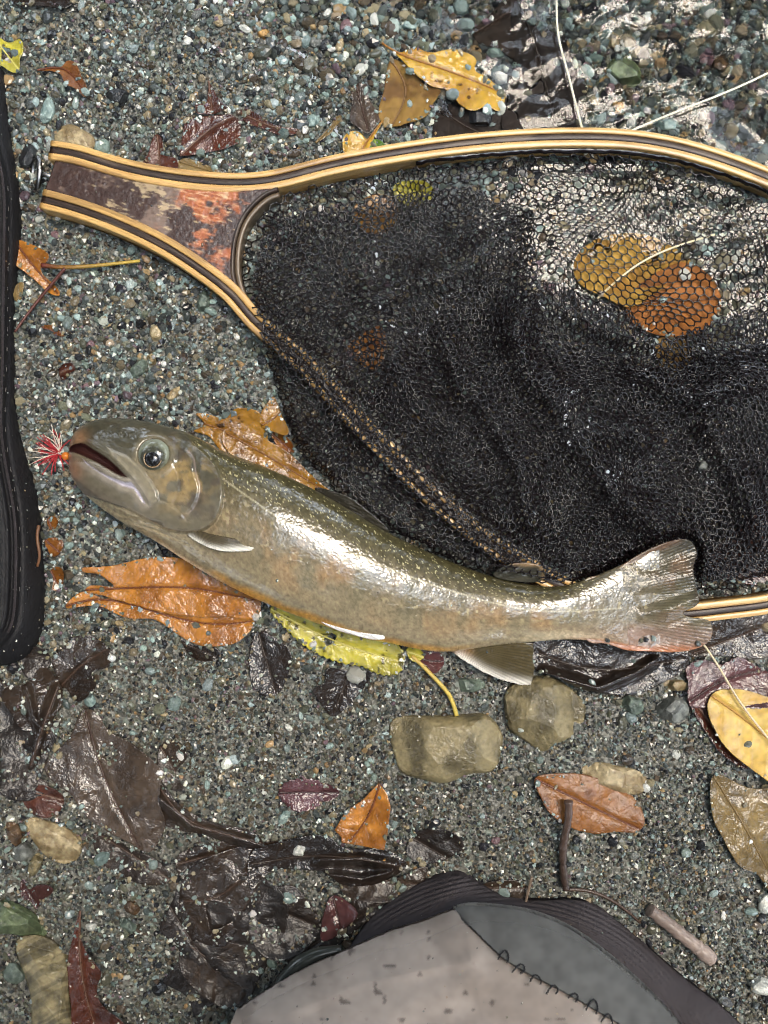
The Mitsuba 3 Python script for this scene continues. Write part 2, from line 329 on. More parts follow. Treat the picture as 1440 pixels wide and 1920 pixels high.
# --- lowest first
leaf(LF, 'dark brown leaf lying in water left of the pale grass stalk, at the top', [(967,0),(990,10),(1003,37),(1013,60),(1040,53),(1063,83),(1073,110),(1100,160),(1093,193),(1080,233),(1093,262),(1027,275),(960,275),(940,215),(955,160),(962,100),(958,50)], [(975,10),(1010,110),(1045,260)], 'black', lift=0.002, wrinkle=0.0022, seed=3, sunk=True)
leaf(LF, 'black brown leaf fragment under the shiny black pebble, touching the net rim', [(815,272),(817,213),(827,193),(863,200),(913,205),(943,210),(958,235),(960,272),(880,275)], [(820,200),(880,240),(950,265)], 'black', lift=0.0018, wrinkle=0.002, seed=4, sunk=True)
leaf(LF, 'dark brown leaf scrap at the top edge left of the dark submerged leaf', [(885,60),(905,40),(935,10),(960,-6),(965,60),(962,110),(930,90),(905,85)], [(890,62),(960,20)], 'dark', lift=0.0022, seed=5, sunk=True)
leaf(LF, 'amber translucent leaf half under water below the yellow pointed leaf', [(732,113),(753,117),(780,140),(800,160),(827,170),(813,193),(800,217),(767,230),(727,237),(710,217),(717,180),(723,150)], [(735,115),(760,170),(735,235)], 'tanamber', lift=0.0022, wrinkle=0.002, seed=6, sunk=True)
leaf(LF, 'grey brown rotten leaf strip left of the amber translucent leaf', [(662,160),(687,157),(693,187),(713,213),(710,230),(687,250),(673,240),(657,227),(660,193)], [(668,160),(690,245)], 'taupe', lift=0.0016, seed=7)
leaf(LF, 'ochre yellow pointed leaf with dark spots lying over water at the top', [(702,70),(727,88),(753,97),(780,89),(800,97),(820,97),(843,92),(873,98),(893,113),(890,130),(910,143),(930,160),(947,177),(943,200),(933,208),(913,200),(893,207),(873,203),(857,190),(840,170),(813,163),(797,153),(777,137),(757,117),(740,100),(717,82)], [(702,70),(740,96),(800,119),(860,140),(945,175)], 'yellow', lift=0.0048, curl=0.001, wrinkle=0.0016, spots=0.5, seed=8)
leaf(LF, 'yellow curled leaf with a thin tip against the outside of the net rim', [(647,253),(673,247),(687,260),(710,232),(719,225),(704,252),(690,287),(683,305),(653,305),(643,277)], [(668,300),(690,262),(718,226)], 'yellow', lift=0.003, seed=9)
leaf(LF, 'small green leaf tip peeping out beside the net rim', [(700,262),(720,268),(733,283),(715,300),(696,303)], [(702,262),(712,300)], 'green', lift=0.003, seed=10)
leaf(LF, 'narrow brown rolled leaf left of the yellow curled leaf', [(590,268),(612,245),(633,217),(641,218),(628,240),(607,260)], [(592,268),(640,217)], 'olive', lift=0.0022, seed=11)
leaf(LF, 'long reddish brown leaf strip half buried in gravel right of the red brown square leaf', [(452,205),(480,212),(503,228),(530,238),(562,244),(537,255),(507,247),(478,236),(455,224)], [(452,212),(510,237),(560,246)], 'redbrown', lift=0.0012, seed=12)
leaf(LF, 'orange brown curved leaf scrap at upper left', [(70,132),(100,127),(117,123),(127,113),(143,120),(153,143),(163,167),(160,182),(143,168),(123,157),(113,140),(93,133)], [(70,132),(120,130),(162,178)], 'rust', lift=0.0026, curl=0.0025, wet=False, seed=13)
leaf(LF, 'decayed bright yellow leaf with a ragged hole at the upper left edge', [(-14,66),(17,80),(37,73),(43,97),(37,110),(35,133),(20,134),(0,123),(-16,120)], [(-12,70),(36,132)], 'lime', lift=0.0026, hole=[[(3,88),(18,90),(26,104),(16,116),(2,110)]], seed=14)
leaf(LF, 'dark maroon leaf fragment upright beside the net handle top edge', [(293,252),(305,263),(307,290),(330,297),(330,325),(300,320),(267,310),(277,290),(283,267)], [(295,255),(300,318)], 'redbrown', lift=0.002, seed=15)
leaf(LF, 'olive brown leaf sliver under the square red brown leaf along the net rim', [(337,300),(380,306),(419,328),(380,332),(333,324)], [(337,303),(418,328)], 'olive', lift=0.0012, seed=16)
leaf(LF, 'square red brown leaf with pale midrib above the net handle', [(347,222),(387,217),(433,213),(453,227),(450,267),(417,280),(367,290),(337,293),(342,257)], [(337,294),(375,258),(410,232),(445,216)], 'redbrown', lift=0.003, smooth_outline=False, curl=0.001, seed=17)
leaf(LF, 'small pointed brown leaf spike standing above the square red brown leaf', [(391,152),(399,165),(407,182),(428,202),(402,214),(370,214),(365,197),(388,190)], [(391,152),(398,212)], 'redbrown', lift=0.0035, smooth_outline=False, seed=18)
leaf(LF, 'glossy orange leaf by the black bag, left of the handle', [(28,452),(45,452),(70,463),(90,477),(88,490),(77,507),(97,530),(112,552),(100,553),(67,527),(37,503),(26,490)], [(30,455),(60,495),(108,550)], 'orange', lift=0.003, seed=19)
leaf(LF, 'tiny olive green leaf tip against the black bag', [(30,535),(43,530),(42,550),(36,566),(27,562)], [(34,532),(34,564)], 'olive', lift=0.002, seed=20)
leaf(LF, 'thin brown leaf sliver in the gravel between bag and handle', [(76,613),(92,609),(112,621),(120,630),(104,627),(90,618)], [(78,613),(117,628)], 'rust', lift=0.001, step=2, seed=21)
leaf(LF, 'small rust brown leaf scrap in the gravel above the fish head', [(110,693),(117,684),(133,680),(141,693),(130,700),(120,713),(114,710)], [(112,700),(138,688)], 'redbrown', lift=0.001, step=2, seed=22)
leaf(LF, 'brown leaf under the small folded amber leaf beside the net', [(510,812),(540,822),(549,850),(530,848),(515,830)], [(512,815),(545,845)], 'rust', lift=0.0014, seed=23)
leaf(LF, 'mottled amber brown leaf just behind the fish head', [(367,777),(393,777),(423,785),(440,768),(480,770),(500,795),(500,830),(480,868),(440,862),(408,838),(385,815),(362,808),(382,795)], [(370,790),(430,810),(495,835)], 'amber', lift=0.0018, wrinkle=0.002, spots=0.6, seed=24)
leaf(LF, 'long yellow amber leaf along the fish back against the net', [(425,802),(455,806),(480,815),(523,837),(547,853),(573,880),(607,910),(632,935),(600,940),(545,915),(480,885),(430,850),(415,820)], [(425,812),(510,860),(625,930)], 'amber', lift=0.004, wrinkle=0.0018, spots=0.45, seed=25)
leaf(LF, 'small folded amber leaf tucked under the net edge', [(513,743),(500,757),(488,777),(488,797),(507,808),(540,814),(534,790),(524,768)], [(490,797),(512,785),(532,765)], 'amber', lift=0.004, seed=26)
leaf(LF, 'dark leaf scrap under the big orange leaves, lower right corner', [(340,1200),(370,1212),(405,1214),(412,1230),(385,1240),(355,1228)], [(342,1205),(405,1232)], 'black', lift=0.001, seed=27)
leaf(LF, 'big tan orange leaf with stalk tip, lower of the two beneath the fish', [(123,1138),(157,1110),(193,1123),(213,1120),(253,1135),(283,1140),(333,1148),(400,1150),(417,1140),(473,1140),(480,1150),(477,1167),(460,1193),(433,1208),(393,1212),(360,1205),(333,1190),(310,1173),(283,1160),(250,1160),(220,1152),(187,1137),(150,1138)], [(125,1136),(195,1124),(300,1150),(400,1170),(470,1165)], 'orange', lift=0.0022, curl=0.001, seed=28)
leaf(LF, 'big glossy orange leaf with sand grains, upper of the two beneath the fish', [(153,1067),(187,1063),(227,1057),(267,1048),(320,1045),(360,1055),(417,1085),(485,1115),(480,1157),(440,1158),(400,1157),(333,1153),(283,1143),(247,1133),(213,1123),(185,1115),(160,1107),(173,1098),(213,1100),(200,1087),(180,1075),(157,1073)], [(160,1106),(250,1102),(360,1103),(475,1125)], 'orange', lift=0.0046, curl=0.0008, wrinkle=0.0014, vein=42, seed=29)
for nm, pl, lb in (('fallen_leaf', [(85,1012),(100,1008),(118,1016),(112,1036),(100,1044),(90,1032)], 'amber leaf scrap beside the bag, middle of three'),
                   ('fallen_leaf', [(90,972),(102,968),(108,982),(98,994),(90,986)], 'amber leaf scrap beside the bag, top of three'),
                   ('fallen_leaf', [(95,1070),(112,1064),(119,1082),(112,1104),(98,1106),(100,1088)], 'amber leaf scrap beside the bag, bottom of three')):
    leaf(nm, lb, pl, [pl[0], pl[3]], 'rust', lift=0.0015, step=2)
leaf(LF, 'dark wet leaf with white sheen below the orange leaves', [(97,1237),(120,1213),(140,1195),(173,1193),(200,1213),(213,1237),(197,1253),(170,1263),(180,1280),(160,1310),(140,1313),(123,1290),(113,1290),(103,1260)], [(112,1290),(150,1250),(205,1215)], 'dark', lift=0.003, wrinkle=0.0026, bury=False, seed=33)
leaf(LF, 'dark folded leaf with tall creases at the left edge', [(7,1290),(50,1280),(77,1250),(103,1267),(117,1297),(113,1327),(100,1347),(97,1380),(77,1417),(53,1445),(63,1377),(43,1370),(20,1337),(3,1313)], [(108,1290),(85,1350),(58,1435)], 'dark', lift=0.003, wrinkle=0.003, fold=[([(108,1290),(85,1350),(58,1435)], 0.004, 9), ([(50,1290),(60,1340),(75,1365)], 0.003, 8)], seed=34)
leaf(LF, 'large taupe brown wet leaf with a hole at lower left', [(157,1330),(187,1343),(203,1370),(240,1390),(267,1410),(300,1440),(302,1467),(300,1507),(310,1543),(300,1573),(280,1597),(253,1587),(227,1573),(187,1550),(150,1517),(133,1490),(100,1467),(83,1440),(93,1420),(133,1377)], [(160,1335),(186,1430),(215,1500),(262,1590)], 'taupe', lift=0.003, wrinkle=0.0022, vein=48, hole=[[(187,1400),(212,1398),(222,1415),(205,1428),(190,1420)]], seed=35)
leaf(LF, 'long dark folded leaf right of the large taupe leaf', [(298,1470),(320,1490),(337,1510),(370,1530),(417,1547),(480,1563),(492,1588),(433,1583),(370,1563),(313,1550),(300,1523)], [(302,1480),(350,1535),(490,1580)], 'dark', lift=0.003, wrinkle=0.002, fold=[([(302,1500),(360,1548),(490,1584)], 0.004, 10)], seed=36)
leaf(LF, 'muddy translucent leaf with holes left of the black cloth', [(340,1660),(360,1625),(410,1600),(480,1590),(492,1640),(462,1700),(430,1768),(400,1775),(355,1752),(336,1700)], [(345,1690),(410,1680),(485,1610)], 'dark', lift=0.0020, wrinkle=0.003, bury=True, hole=[[(385,1690),(405,1688),(430,1700),(440,1725),(415,1740),(395,1745),(388,1715)]], seed=37)
leaf(LF, 'glossy black leaf mass below the small orange leaf, upper layer', [(470,1600),(500,1585),(547,1573),(620,1570),(640,1588),(713,1592),(745,1603),(762,1620),(742,1642),(693,1660),(640,1657),(607,1637),(547,1630),(500,1640),(472,1670)], [(475,1620),(600,1605),(755,1625)], 'black', lift=0.0032, wrinkle=0.0034, fold=[([(600,1612),(680,1610),(740,1622)], 0.004, 9), ([(610,1640),(680,1648),(735,1635)], 0.003, 7)], seed=38)
leaf(LF, 'dark brown leaf left of the glossy black leaf mass', [(330,1610),(380,1585),(440,1575),(490,1580),(560,1575),(540,1600),(480,1612),(430,1615),(380,1630),(345,1650)], [(335,1620),(440,1595),(550,1583)], 'dark', lift=0.0018, wrinkle=0.003, bury=True, seed=39)
leaf(LF, 'small purple brown leaf with lilac sheen in the middle of the lower gravel', [(523,1480),(540,1465),(570,1460),(603,1468),(606,1490),(603,1507),(563,1522),(540,1513),(523,1493)], [(523,1486),(605,1486)], 'purple', lift=0.0036, serr=3, curl=0.001, seed=40)
leaf(LF, 'dark maroon leaf tip right of the small purple leaf', [(600,1470),(620,1473),(637,1487),(622,1500),(603,1500)], [(602,1485),(636,1487)], 'purple', lift=0.0014, seed=41)
leaf(LF, 'small triangular orange leaf with grit above the glossy black leaf mass', [(710,1468),(725,1487),(732,1513),(727,1560),(720,1595),(680,1587),(640,1580),(640,1570),(627,1557),(647,1523),(680,1500)], [(712,1470),(690,1530),(655,1578)], 'orange', lift=0.0038, smooth_outline=False, seed=42)
leaf(LF, 'faded maroon leaf against the black cloth', [(623,1680),(647,1687),(670,1713),(648,1740),(605,1765),(606,1717)], [(625,1682),(640,1745)], 'maroon', lift=0.0026, seed=43)
leaf(LF, 'dark leaf under the left end of the yellow green leaf', [(480,1185),(510,1192),(545,1225),(540,1265),(522,1300),(492,1303),(468,1262)], [(485,1190),(515,1295)], 'black', lift=0.0012, seed=44)
leaf(LF, 'black leaf pieces below the yellow green leaf', [(613,1255),(667,1258),(697,1260),(680,1293),(653,1323),(623,1343),(597,1313),(587,1293),(610,1277)], [(655,1258),(625,1340)], 'black', lift=0.0014, seed=45)
leaf(LF, 'yellow green leaf with toothed edge half under the fish belly', [(507,1142),(530,1125),(580,1135),(640,1160),(700,1190),(753,1216),(757,1247),(743,1265),(707,1263),(680,1250),(660,1247),(623,1238),(590,1223),(557,1200),(530,1173),(514,1157)], [(508,1142),(590,1185),(670,1217),(750,1240)], 'lime', lift=0.0036, serr=3.2, curl=0.0006, spots=0.6, hole=[[(607,1198),(622,1186),(632,1192),(626,1206),(612,1212)]], seed=46)
leaf(LF, 'maroon torn leaf with a curved stalk, right of the yellow green leaf', [(775,1212),(793,1220),(823,1223),(833,1240),(828,1252),(812,1263),(797,1247),(776,1240)], [(776,1228),(800,1238),(830,1240)], 'maroon', lift=0.0028, seed=47)
leaf(LF, 'torn yellow leaf scrap beside the curved stalk', [(764,1215),(790,1220),(795,1232),(784,1240),(768,1236)], [(765,1222),(794,1232)], 'lime', lift=0.004, step=2, seed=48)
leaf(LF, 'large black brown wet leaf under the fish tail', [(1003,1200),(1060,1190),(1120,1195),(1193,1210),(1277,1215),(1293,1237),(1280,1260),(1243,1280),(1200,1300),(1127,1300),(1077,1287),(1027,1263),(1003,1255)], [(1010,1225),(1120,1255),(1280,1235)], 'black', lift=0.004, wrinkle=0.003, fold=[([(1020,1262),(1120,1290),(1190,1262),(1225,1240)], 0.005, 9)], spots=0, seed=49)
leaf(LF, 'dark brown leaf right of the fish tail under the net rim', [(1330,1150),(1390,1135),(1460,1130),(1470,1213),(1393,1235),(1343,1230),(1300,1232),(1285,1215)], [(1300,1225),(1460,1165)], 'dark', lift=0.002, wrinkle=0.0024, seed=50)
leaf(LF, 'brown shaded leaf under the yellow oval leaf', [(1297,1312),(1340,1315),(1350,1353),(1385,1400),(1402,1440),(1360,1420),(1320,1367)], [(1300,1315),(1390,1430)], 'redbrown', lift=0.0016, seed=51)
leaf(LF, 'maroon leaf with water drops behind the yellow oval leaf', [(1287,1253),(1320,1237),(1353,1246),(1383,1232),(1420,1250),(1450,1267),(1450,1320),(1360,1325),(1293,1322),(1290,1280)], [(1290,1318),(1360,1275),(1440,1255)], 'maroon', lift=0.0034, wrinkle=0.001, serr=2.4, seed=52)
leaf(LF, 'pale yellow oval leaf at the right edge with a grass stalk over it', [(1327,1322),(1337,1300),(1360,1293),(1400,1295),(1440,1307),(1500,1335),(1530,1400),(1512,1460),(1470,1478),(1440,1465),(1410,1443),(1377,1417),(1353,1390),(1333,1352)], [(1335,1305),(1400,1352),(1515,1450)], 'gold', lift=0.0062, curl=0.001, wrinkle=0.0014, spots=0.1, wet=False, seed=53)
leaf(LF, 'mottled olive tan leaf at the right edge below the yellow oval leaf', [(1340,1453),(1393,1473),(1440,1477),(1495,1485),(1490,1640),(1450,1680),(1420,1640),(1390,1627),(1360,1580),(1340,1543),(1332,1500)], [(1338,1456),(1390,1540),(1460,1670)], 'olive', lift=0.004, wrinkle=0.0022, seed=54)
leaf(LF, 'smooth rust orange leaf pierced by a dark twig at lower right', [(1003,1460),(1027,1452),(1073,1450),(1107,1455),(1160,1473),(1190,1497),(1207,1527),(1207,1547),(1193,1560),(1153,1560),(1113,1563),(1073,1553),(1053,1543),(1027,1520),(1010,1487)], [(1004,1460),(1080,1498),(1150,1532),(1203,1557)], 'rust', lift=0.0046, curl=-0.0016, wrinkle=0.001, vein=50, wet=False, spots=0.05, seed=55)
leaf(LF, 'long red brown leaf with a rolled tip at the bottom left', [(150,1707),(148,1740),(163,1787),(180,1810),(190,1827),(182,1850),(193,1887),(230,1917),(240,1960),(140,1960),(133,1913),(128,1847),(127,1800),(133,1773),(143,1730)], [(150,1708),(150,1790),(162,1870),(190,1955)], 'redbrown', lift=0.0055, curl=0.002, wrinkle=0.0012, spots=0.0, seed=56)
leaf(LF, 'dark maroon lobed leaf in the gravel at the left, lower quarter', [(40,1650),(52,1668),(70,1660),(100,1668),(88,1682),(76,1690),(68,1706),(58,1690),(42,1684)], [(42,1652),(70,1700)], 'maroon', lift=0.0012, seed=57)
leaf(LF, 'black leaf scrap in the top left corner', [(22,-8),(60,-12),(140,-12),(135,8),(100,14),(60,10),(30,10)], [(25,0),(135,0)], 'black', lift=0.002, seed=70)

for lb, pl, pal in (('black wet leaf half buried in grit below the dark creased leaf at the left edge', [(-10,1400),(40,1392),(70,1420),(60,1450),(90,1470),(60,1500),(10,1495),(-12,1470)], 'black'),
                ('dark leaf half buried in grit between the large taupe leaf and the small purple leaf', [(300,1400),(330,1390),(350,1420),(330,1450),(345,1480),(318,1480),(298,1450)], 'dark'),
                ('dark brown leaf half buried in grit right of the muddy translucent leaf', [(480,1690),(540,1660),(580,1690),(600,1740),(560,1790),(510,1800),(470,1760)], 'black'),
                ('dark brown leaf half buried in grit under the muddy translucent leaf', [(350,1770),(420,1765),(480,1790),(470,1850),(430,1890),(370,1860),(335,1810)], 'dark'),
                ('blackish leaf half buried right of the glossy black leaf mass', [(770,1570),(830,1555),(870,1585),(840,1610),(800,1620),(765,1605)], 'black'),
                ('dark leaf half buried in grit left of the dark wet leaf with white sheen', [(40,1225),(75,1215),(95,1235),(80,1262),(50,1270)], 'black'),
                ('dark leaf half buried along the black cloth, left of the thin twig', [(900,1665),(950,1650),(990,1665),(985,1690),(930,1692)], 'dark'),
                ('broad black rotten leaf sunk in mud at the left edge under the dark creased leaf', [(-20,1262),(30,1300),(60,1300),(90,1330),(110,1365),(84,1430),(60,1486),(20,1480),(-20,1492)], 'black'),
                ('broad black rotten leaf sunk in mud left of the plastic hook and black cloth', [(318,1700),(350,1640),(420,1640),(500,1650),(540,1700),(520,1780),(480,1850),(450,1905),(410,1880),(370,1925),(350,1870),(305,1840),(338,1790),(300,1745)], 'black'),
                ('dark soil strip along the upper left edge of the black cloth', [(540,1800),(600,1730),(660,1690),(700,1660),(720,1690),(660,1750),(600,1810),(540,1850),(500,1870)], 'black'),  # strip of dark soil, built with the leaf shape
                ('dark brown rotten leaf below the glossy black leaf mass, centre bottom', [(640,1640),(700,1650),(760,1640),(800,1625),(790,1660),(740,1690),(680,1690),(640,1670)], 'dark'),
                ('dark brown rotten leaf in grit under the large taupe leaf tip', [(180,1560),(240,1590),(290,1610),(320,1650),(280,1660),(220,1640),(180,1600)], 'dark'),
                ('dark maroon leaf half buried near the left edge above the tan flat stone', [(40,1480),(90,1475),(120,1500),(100,1530),(60,1525)], 'redbrown')):
    leaf(LF, lb, pl, [pl[0], pl[len(pl) // 2]], pal, lift=0.0014, wrinkle=0.0026, wet=False, bury=True)
# seen through the net
leaf(LF, 'ochre leaf under the net mesh at right, upper of two', [(1075,500),(1100,460),(1150,440),(1210,440),(1260,462),(1295,490),(1250,535),(1180,575),(1130,555),(1090,535)], [(1078,505),(1180,500),(1290,488)], 'underleaf', lift=0.0022, seed=58, sunk=True)
leaf(LF, 'orange leaf under the net mesh at right, lower of two', [(1175,565),(1225,515),(1290,492),(1340,530),(1352,570),(1335,612),(1280,632),(1220,624),(1185,602)], [(1178,570),(1260,565),(1348,560)], 'underrust', lift=0.003, seed=59, sunk=True)
leaf(LF, 'small amber leaf under the net mesh below the orange one', [(1228,640),(1260,632),(1292,645),(1290,690),(1255,705),(1235,680)], [(1230,645),(1285,690)], 'tanamber', lift=0.003, seed=60, sunk=True)
leaf(LF, 'lime green leaf under the net mesh near the rim', [(738,350),(770,338),(806,345),(812,368),(785,385),(750,378)], [(740,352),(808,368)], 'lime', lift=0.004, seed=61)
leaf(LF, 'small orange leaf under the net mesh in the middle', [(646,655),(690,620),(715,612),(724,650),(702,692),(660,670)], [(650,658),(718,640)], 'orange', lift=0.004, seed=62)
leaf(LF, 'brown leaf under the net mesh near the right rim end', [(1330,1060),(1385,985),(1445,955),(1460,1080),(1400,1095)], [(1335,1060),(1450,1000)], 'redbrown', lift=0.003, seed=63)
leaf(LF, 'brown leaf under the net mesh left of the middle', [(660,395),(700,365),(735,372),(745,410),(705,440),(670,425)], [(662,398),(740,405)], 'amber', lift=0.002, seed=64)

# ------------------------------------------------------------------ stones and pebbles
STONE = {'olive': (lin(134, 122, 90), lin(88, 80, 58)), 'greygreen': (lin(104, 116, 104), lin(76, 86, 78)), 'teal': (lin(146, 164, 158), lin(114, 134, 130)),
         'tan': (lin(168, 152, 118), lin(130, 112, 80)), 'grey': (lin(118, 120, 114), lin(82, 84, 80)), 'dark': (lin(44, 46, 48), lin(30, 31, 34)), 'white': (lin(206, 206, 196), lin(170, 172, 164)),
         'mauve': (lin(124, 98, 100), lin(92, 70, 74)), 'ochre': (lin(190, 150, 92), lin(150, 112, 62)), 'brown': (lin(98, 76, 54), lin(66, 50, 36)), 'moss': (lin(100, 112, 80), lin(70, 80, 56))}
stone_polys = []
def stone(label, poly, height, pal, seed, sink=0.004, name='stone', category='stone', band=0.0, group=None):
    o = spline(poly, 90, True)[:-1]
    pg = shapely.Polygon(o).buffer(0); R = math.sqrt(pg.area / math.pi)
    def prof(u, v):
        d = shapely.distance(shapely.points(u, v), pg.exterior)
        t = np.clip(d / (0.45 * R), 0, 1)
        return np.sqrt(1 - (1 - t) ** 2)
    def zf(u, v):
        c0 = np.array(pg.centroid.coords[0]); rr = np.random.default_rng(seed + 300)
        top = np.full(np.shape(u), 0.92) + 0.10 * (F3(u, v, seed, 1.6 / R, 3, 21) - 0.5)
        for _ in range(9):
            a = rr.uniform(0, 2 * np.pi); off = rr.uniform(0.15, 0.75); sl = rr.uniform(0.5, 1.5)
            top = np.minimum(top, 1.0 - sl * ((((u - c0[0]) * math.cos(a) + (v - c0[1]) * math.sin(a)) / R) - off))
        body = np.minimum(prof(u, v), np.maximum(top, 0.2))
        return ground(c0[0], c0[1]) - 0.0015 + height * body + 0.0010 * (F3(u, v, seed, 0.06, 4, 23) - 0.5) * prof(u, v)
    V, Fc, u, v = sheet(pg, max(1.2, R / 48), zf, sink, seed)
    a, b = STONE[pal]
    m = ss(0.35, 0.65, F3(u, v, seed, 1.7 / R + 0.01, 4, 24))[:, None]
    col = a * (1 - m) + b * m
    col = col * (0.55 + 0.9 * F3(u, v, seed, 0.22, 4, 25)[:, None])
    if band:
        q = u * math.cos(band) + v * math.sin(band)
        col = col * (0.75 + 0.5 * ss(0.35, 0.65, N3(q * 0.22 + 3 * F3(u, v, 0, 0.03, 2), 0, seed, 1, 26)))[:, None]
    k = thing(name, label, category, group)
    scene[k] = mikit.ply((V, Fc), 'm_stone', smooth=True, color=np.vstack([col, col]))
    leaf_tops.append(V[:len(u)]); stone_polys.append(pg)
    return k
def ell(cx, cy, a, b, ang=0, sq=2.4, seed=0):
    t = np.arange(14) * 2 * np.pi / 14; r = np.random.default_rng(seed + int(cx * 7 + cy))
    x = np.sign(np.cos(t)) * np.abs(np.cos(t)) ** (2 / sq) * a * r.uniform(0.86, 1.1, 14); y = np.sign(np.sin(t)) * np.abs(np.sin(t)) ** (2 / sq) * b * r.uniform(0.86, 1.1, 14)
    c, s = math.cos(math.radians(ang)), math.sin(math.radians(ang))
    return np.stack([cx + x * c - y * s, cy + x * s + y * c], 1)
stone('large squarish olive brown stone below the fish belly', [(732,1352),(770,1340),(840,1342),(905,1340),(925,1350),(942,1378),(940,1408),(925,1445),(880,1452),(840,1468),(790,1462),(752,1448),(738,1415),(730,1385)], 0.013, 'olive', 1)
stone('rounded olive grey stone touching the fish anal fin', [(950,1292),(985,1272),(1030,1268),(1062,1284),(1096,1318),(1098,1345),(1080,1378),(1040,1398),(1018,1410),(985,1390),(958,1372),(946,1335)], 0.012, 'olive', 2)
stone('pale cream pebble with a blue grey patch behind the rust orange leaf', [(1090,1440),(1120,1428),(1165,1436),(1200,1446),(1216,1468),(1205,1486),(1170,1490),(1130,1478),(1098,1462)], 0.007, 'tan', 3)
stone('shiny grey striped stone left of the yellow oval leaf', [(1229,1325),(1248,1308),(1275,1308),(1292,1325),(1288,1345),(1268,1357),(1245,1350),(1232,1340)], 0.009, 'grey', 4, band=0.6)
stone('grey green stone left of the shiny grey striped stone', ell(1185, 1322, 25, 17, 30), 0.007, 'greygreen', 5)
stone('small tan stone between the black leaf and the maroon leaf', ell(1268, 1285, 26, 11, 5), 0.006, 'tan', 6)
stone('flat teal stone beside the curved yellow stalk', ell(877, 1285, 31, 14, -4), 0.005, 'greygreen', 7)
stone('tan brown flat stone at the lower left, fine grained', [(45,1545),(62,1532),(95,1540),(120,1548),(150,1575),(152,1600),(135,1618),(108,1618),(80,1600),(58,1572)], 0.007, 'tan', 8)
stone('mossy green stone at the left edge near the bottom', [(-30,1690),(10,1692),(45,1708),(80,1735),(88,1752),(60,1760),(20,1752),(-30,1745)], 0.012, 'moss', 9)
stone('banded grey stone with a pit beside the long red brown leaf', [(30,1765),(55,1752),(95,1760),(122,1790),(132,1830),(134,1880),(130,1950),(70,1950),(58,1880),(42,1820)], 0.013, 'olive', 10, band=1.1)
stone('glossy brown pebble at the left edge above the tan flat stone', ell(27, 1562, 14, 26, -20), 0.007, 'brown', 11)
stone('grey pebble below the glossy brown pebble', ell(42, 1598, 22, 18, -25), 0.007, 'grey', 12)
stone('curved olive pebble under the tan flat stone', ell(67, 1620, 12, 24, 25), 0.006, 'olive', 13)
stone('dark teal stone beside the banded grey stone at the left edge', ell(26, 1825, 22, 20, 30), 0.006, 'greygreen', 14)
stone('flat green stone under water near the top right', [(1136,130),(1148,112),(1175,104),(1195,118),(1202,140),(1199,162),(1178,166),(1155,152)], 0.006, 'moss', 15)
stone('cream square pebble under water left of the grass tip, top right', [(1134,75),(1150,60),(1168,72),(1162,90),(1145,92)], 0.005, 'tan', 16)
stone('tan triangular chip under water near the net rim', [(1148,188),(1162,186),(1175,198),(1166,212),(1152,214)], 0.003, 'ochre', 17)
stone('pale teal oval pebble under water beside the net rim', ell(1256, 234, 28, 13, 3), 0.005, 'teal', 18)
stone('upright pale teal pebble under water at top right', ell(1281, 166, 8, 17, 8), 0.004, 'teal', 19)
stone('mauve grey pebble under water at the right', ell(1323, 114, 16, 13, 10), 0.006, 'mauve', 20)
stone('red brown pebble under water at the right, beside the mauve one', ell(1350, 122, 14, 15, 40), 0.006, 'brown', 21)
stone('smooth teal oval pebble at the top centre', ell(777, 46, 23, 11, -4), 0.005, 'teal', 22)
stone('bright pale teal round flat pebble above the net rim', ell(588, 226, 14, 15, 20), 0.004, 'teal', 23)
stone('shiny black pebble under the yellow pointed leaf tip', ell(902, 221, 32, 15, 6), 0.009, 'dark', 24)
stone('dark blue grey angular stone at the upper left', [(197,178),(215,165),(240,172),(243,185),(225,197),(208,190)], 0.008, 'dark', 25)
stone('long pale teal shard at the upper left', [(76,228),(80,195),(92,180),(102,195),(102,218),(88,232)], 0.005, 'teal', 26)
stone('broad pale tan stone half buried behind the net handle', [(92,268),(110,240),(135,233),(160,245),(178,262),(172,288),(140,292),(105,285)], 0.004, 'tan', 27)
stone('dark slate stone behind the metal ring', ell(52, 292, 16, 26, 20), 0.006, 'dark', 28)
stone('leaf shaped teal stone below the net handle', [(369,575),(372,556),(383,543),(393,556),(391,578),(380,590)], 0.005, 'greygreen', 29)
stone('pale orange oval pebble near the top', ell(493, 63, 13, 8, -10), 0.004, 'ochre', 30)
stone('teal angular stone in the top edge', [(622,-6),(655,-6),(658,8),(645,14),(624,10)], 0.004, 'teal', 31)
stone('flat grey triangular stone in the gravel above the fish', [(240,700),(252,682),(272,672),(277,690),(262,706),(245,708)], 0.005, 'greygreen', 32)
stone('tan stone chip beside the flat grey triangular stone', ell(284, 674, 9, 13, -25), 0.005, 'tan', 33)
stone('pale ochre rough pebble in the gravel above the fish', [(284,612),(296,610),(304,622),(298,645),(286,640),(280,625)], 0.004, 'tan', 34)
stone('lilac white chunk among black leaves at the bottom centre', ell(560, 1596, 14, 15, 20), 0.006, 'white', 35)
stone('ochre yellow pebble on the black leaf mass', ell(719, 1617, 10, 12, 0), 0.008, 'ochre', 36)
stone('pale blue white square stone at the right edge near the bottom', [(1422,1690),(1436,1675),(1452,1680),(1450,1710),(1425,1710)], 0.006, 'white', 37)
stone('striped white and slate stone at the bottom right edge', ell(1428, 1850, 22, 18, 15), 0.007, 'white', 38, band=1.4)
stone('long pale green chip below the small purple leaf', ell(533, 1532, 9, 19, 28), 0.004, 'teal', 39)
stone('cream shell shaped chip above the fish back', [(310,740),(325,728),(338,724),(335,742),(318,752)], 0.004, 'tan', 40)
stone('dark teal stone and brown chip group below the lower gravel, slate piece', ell(240, 1735, 20, 12, 35), 0.005, 'greygreen', 41)
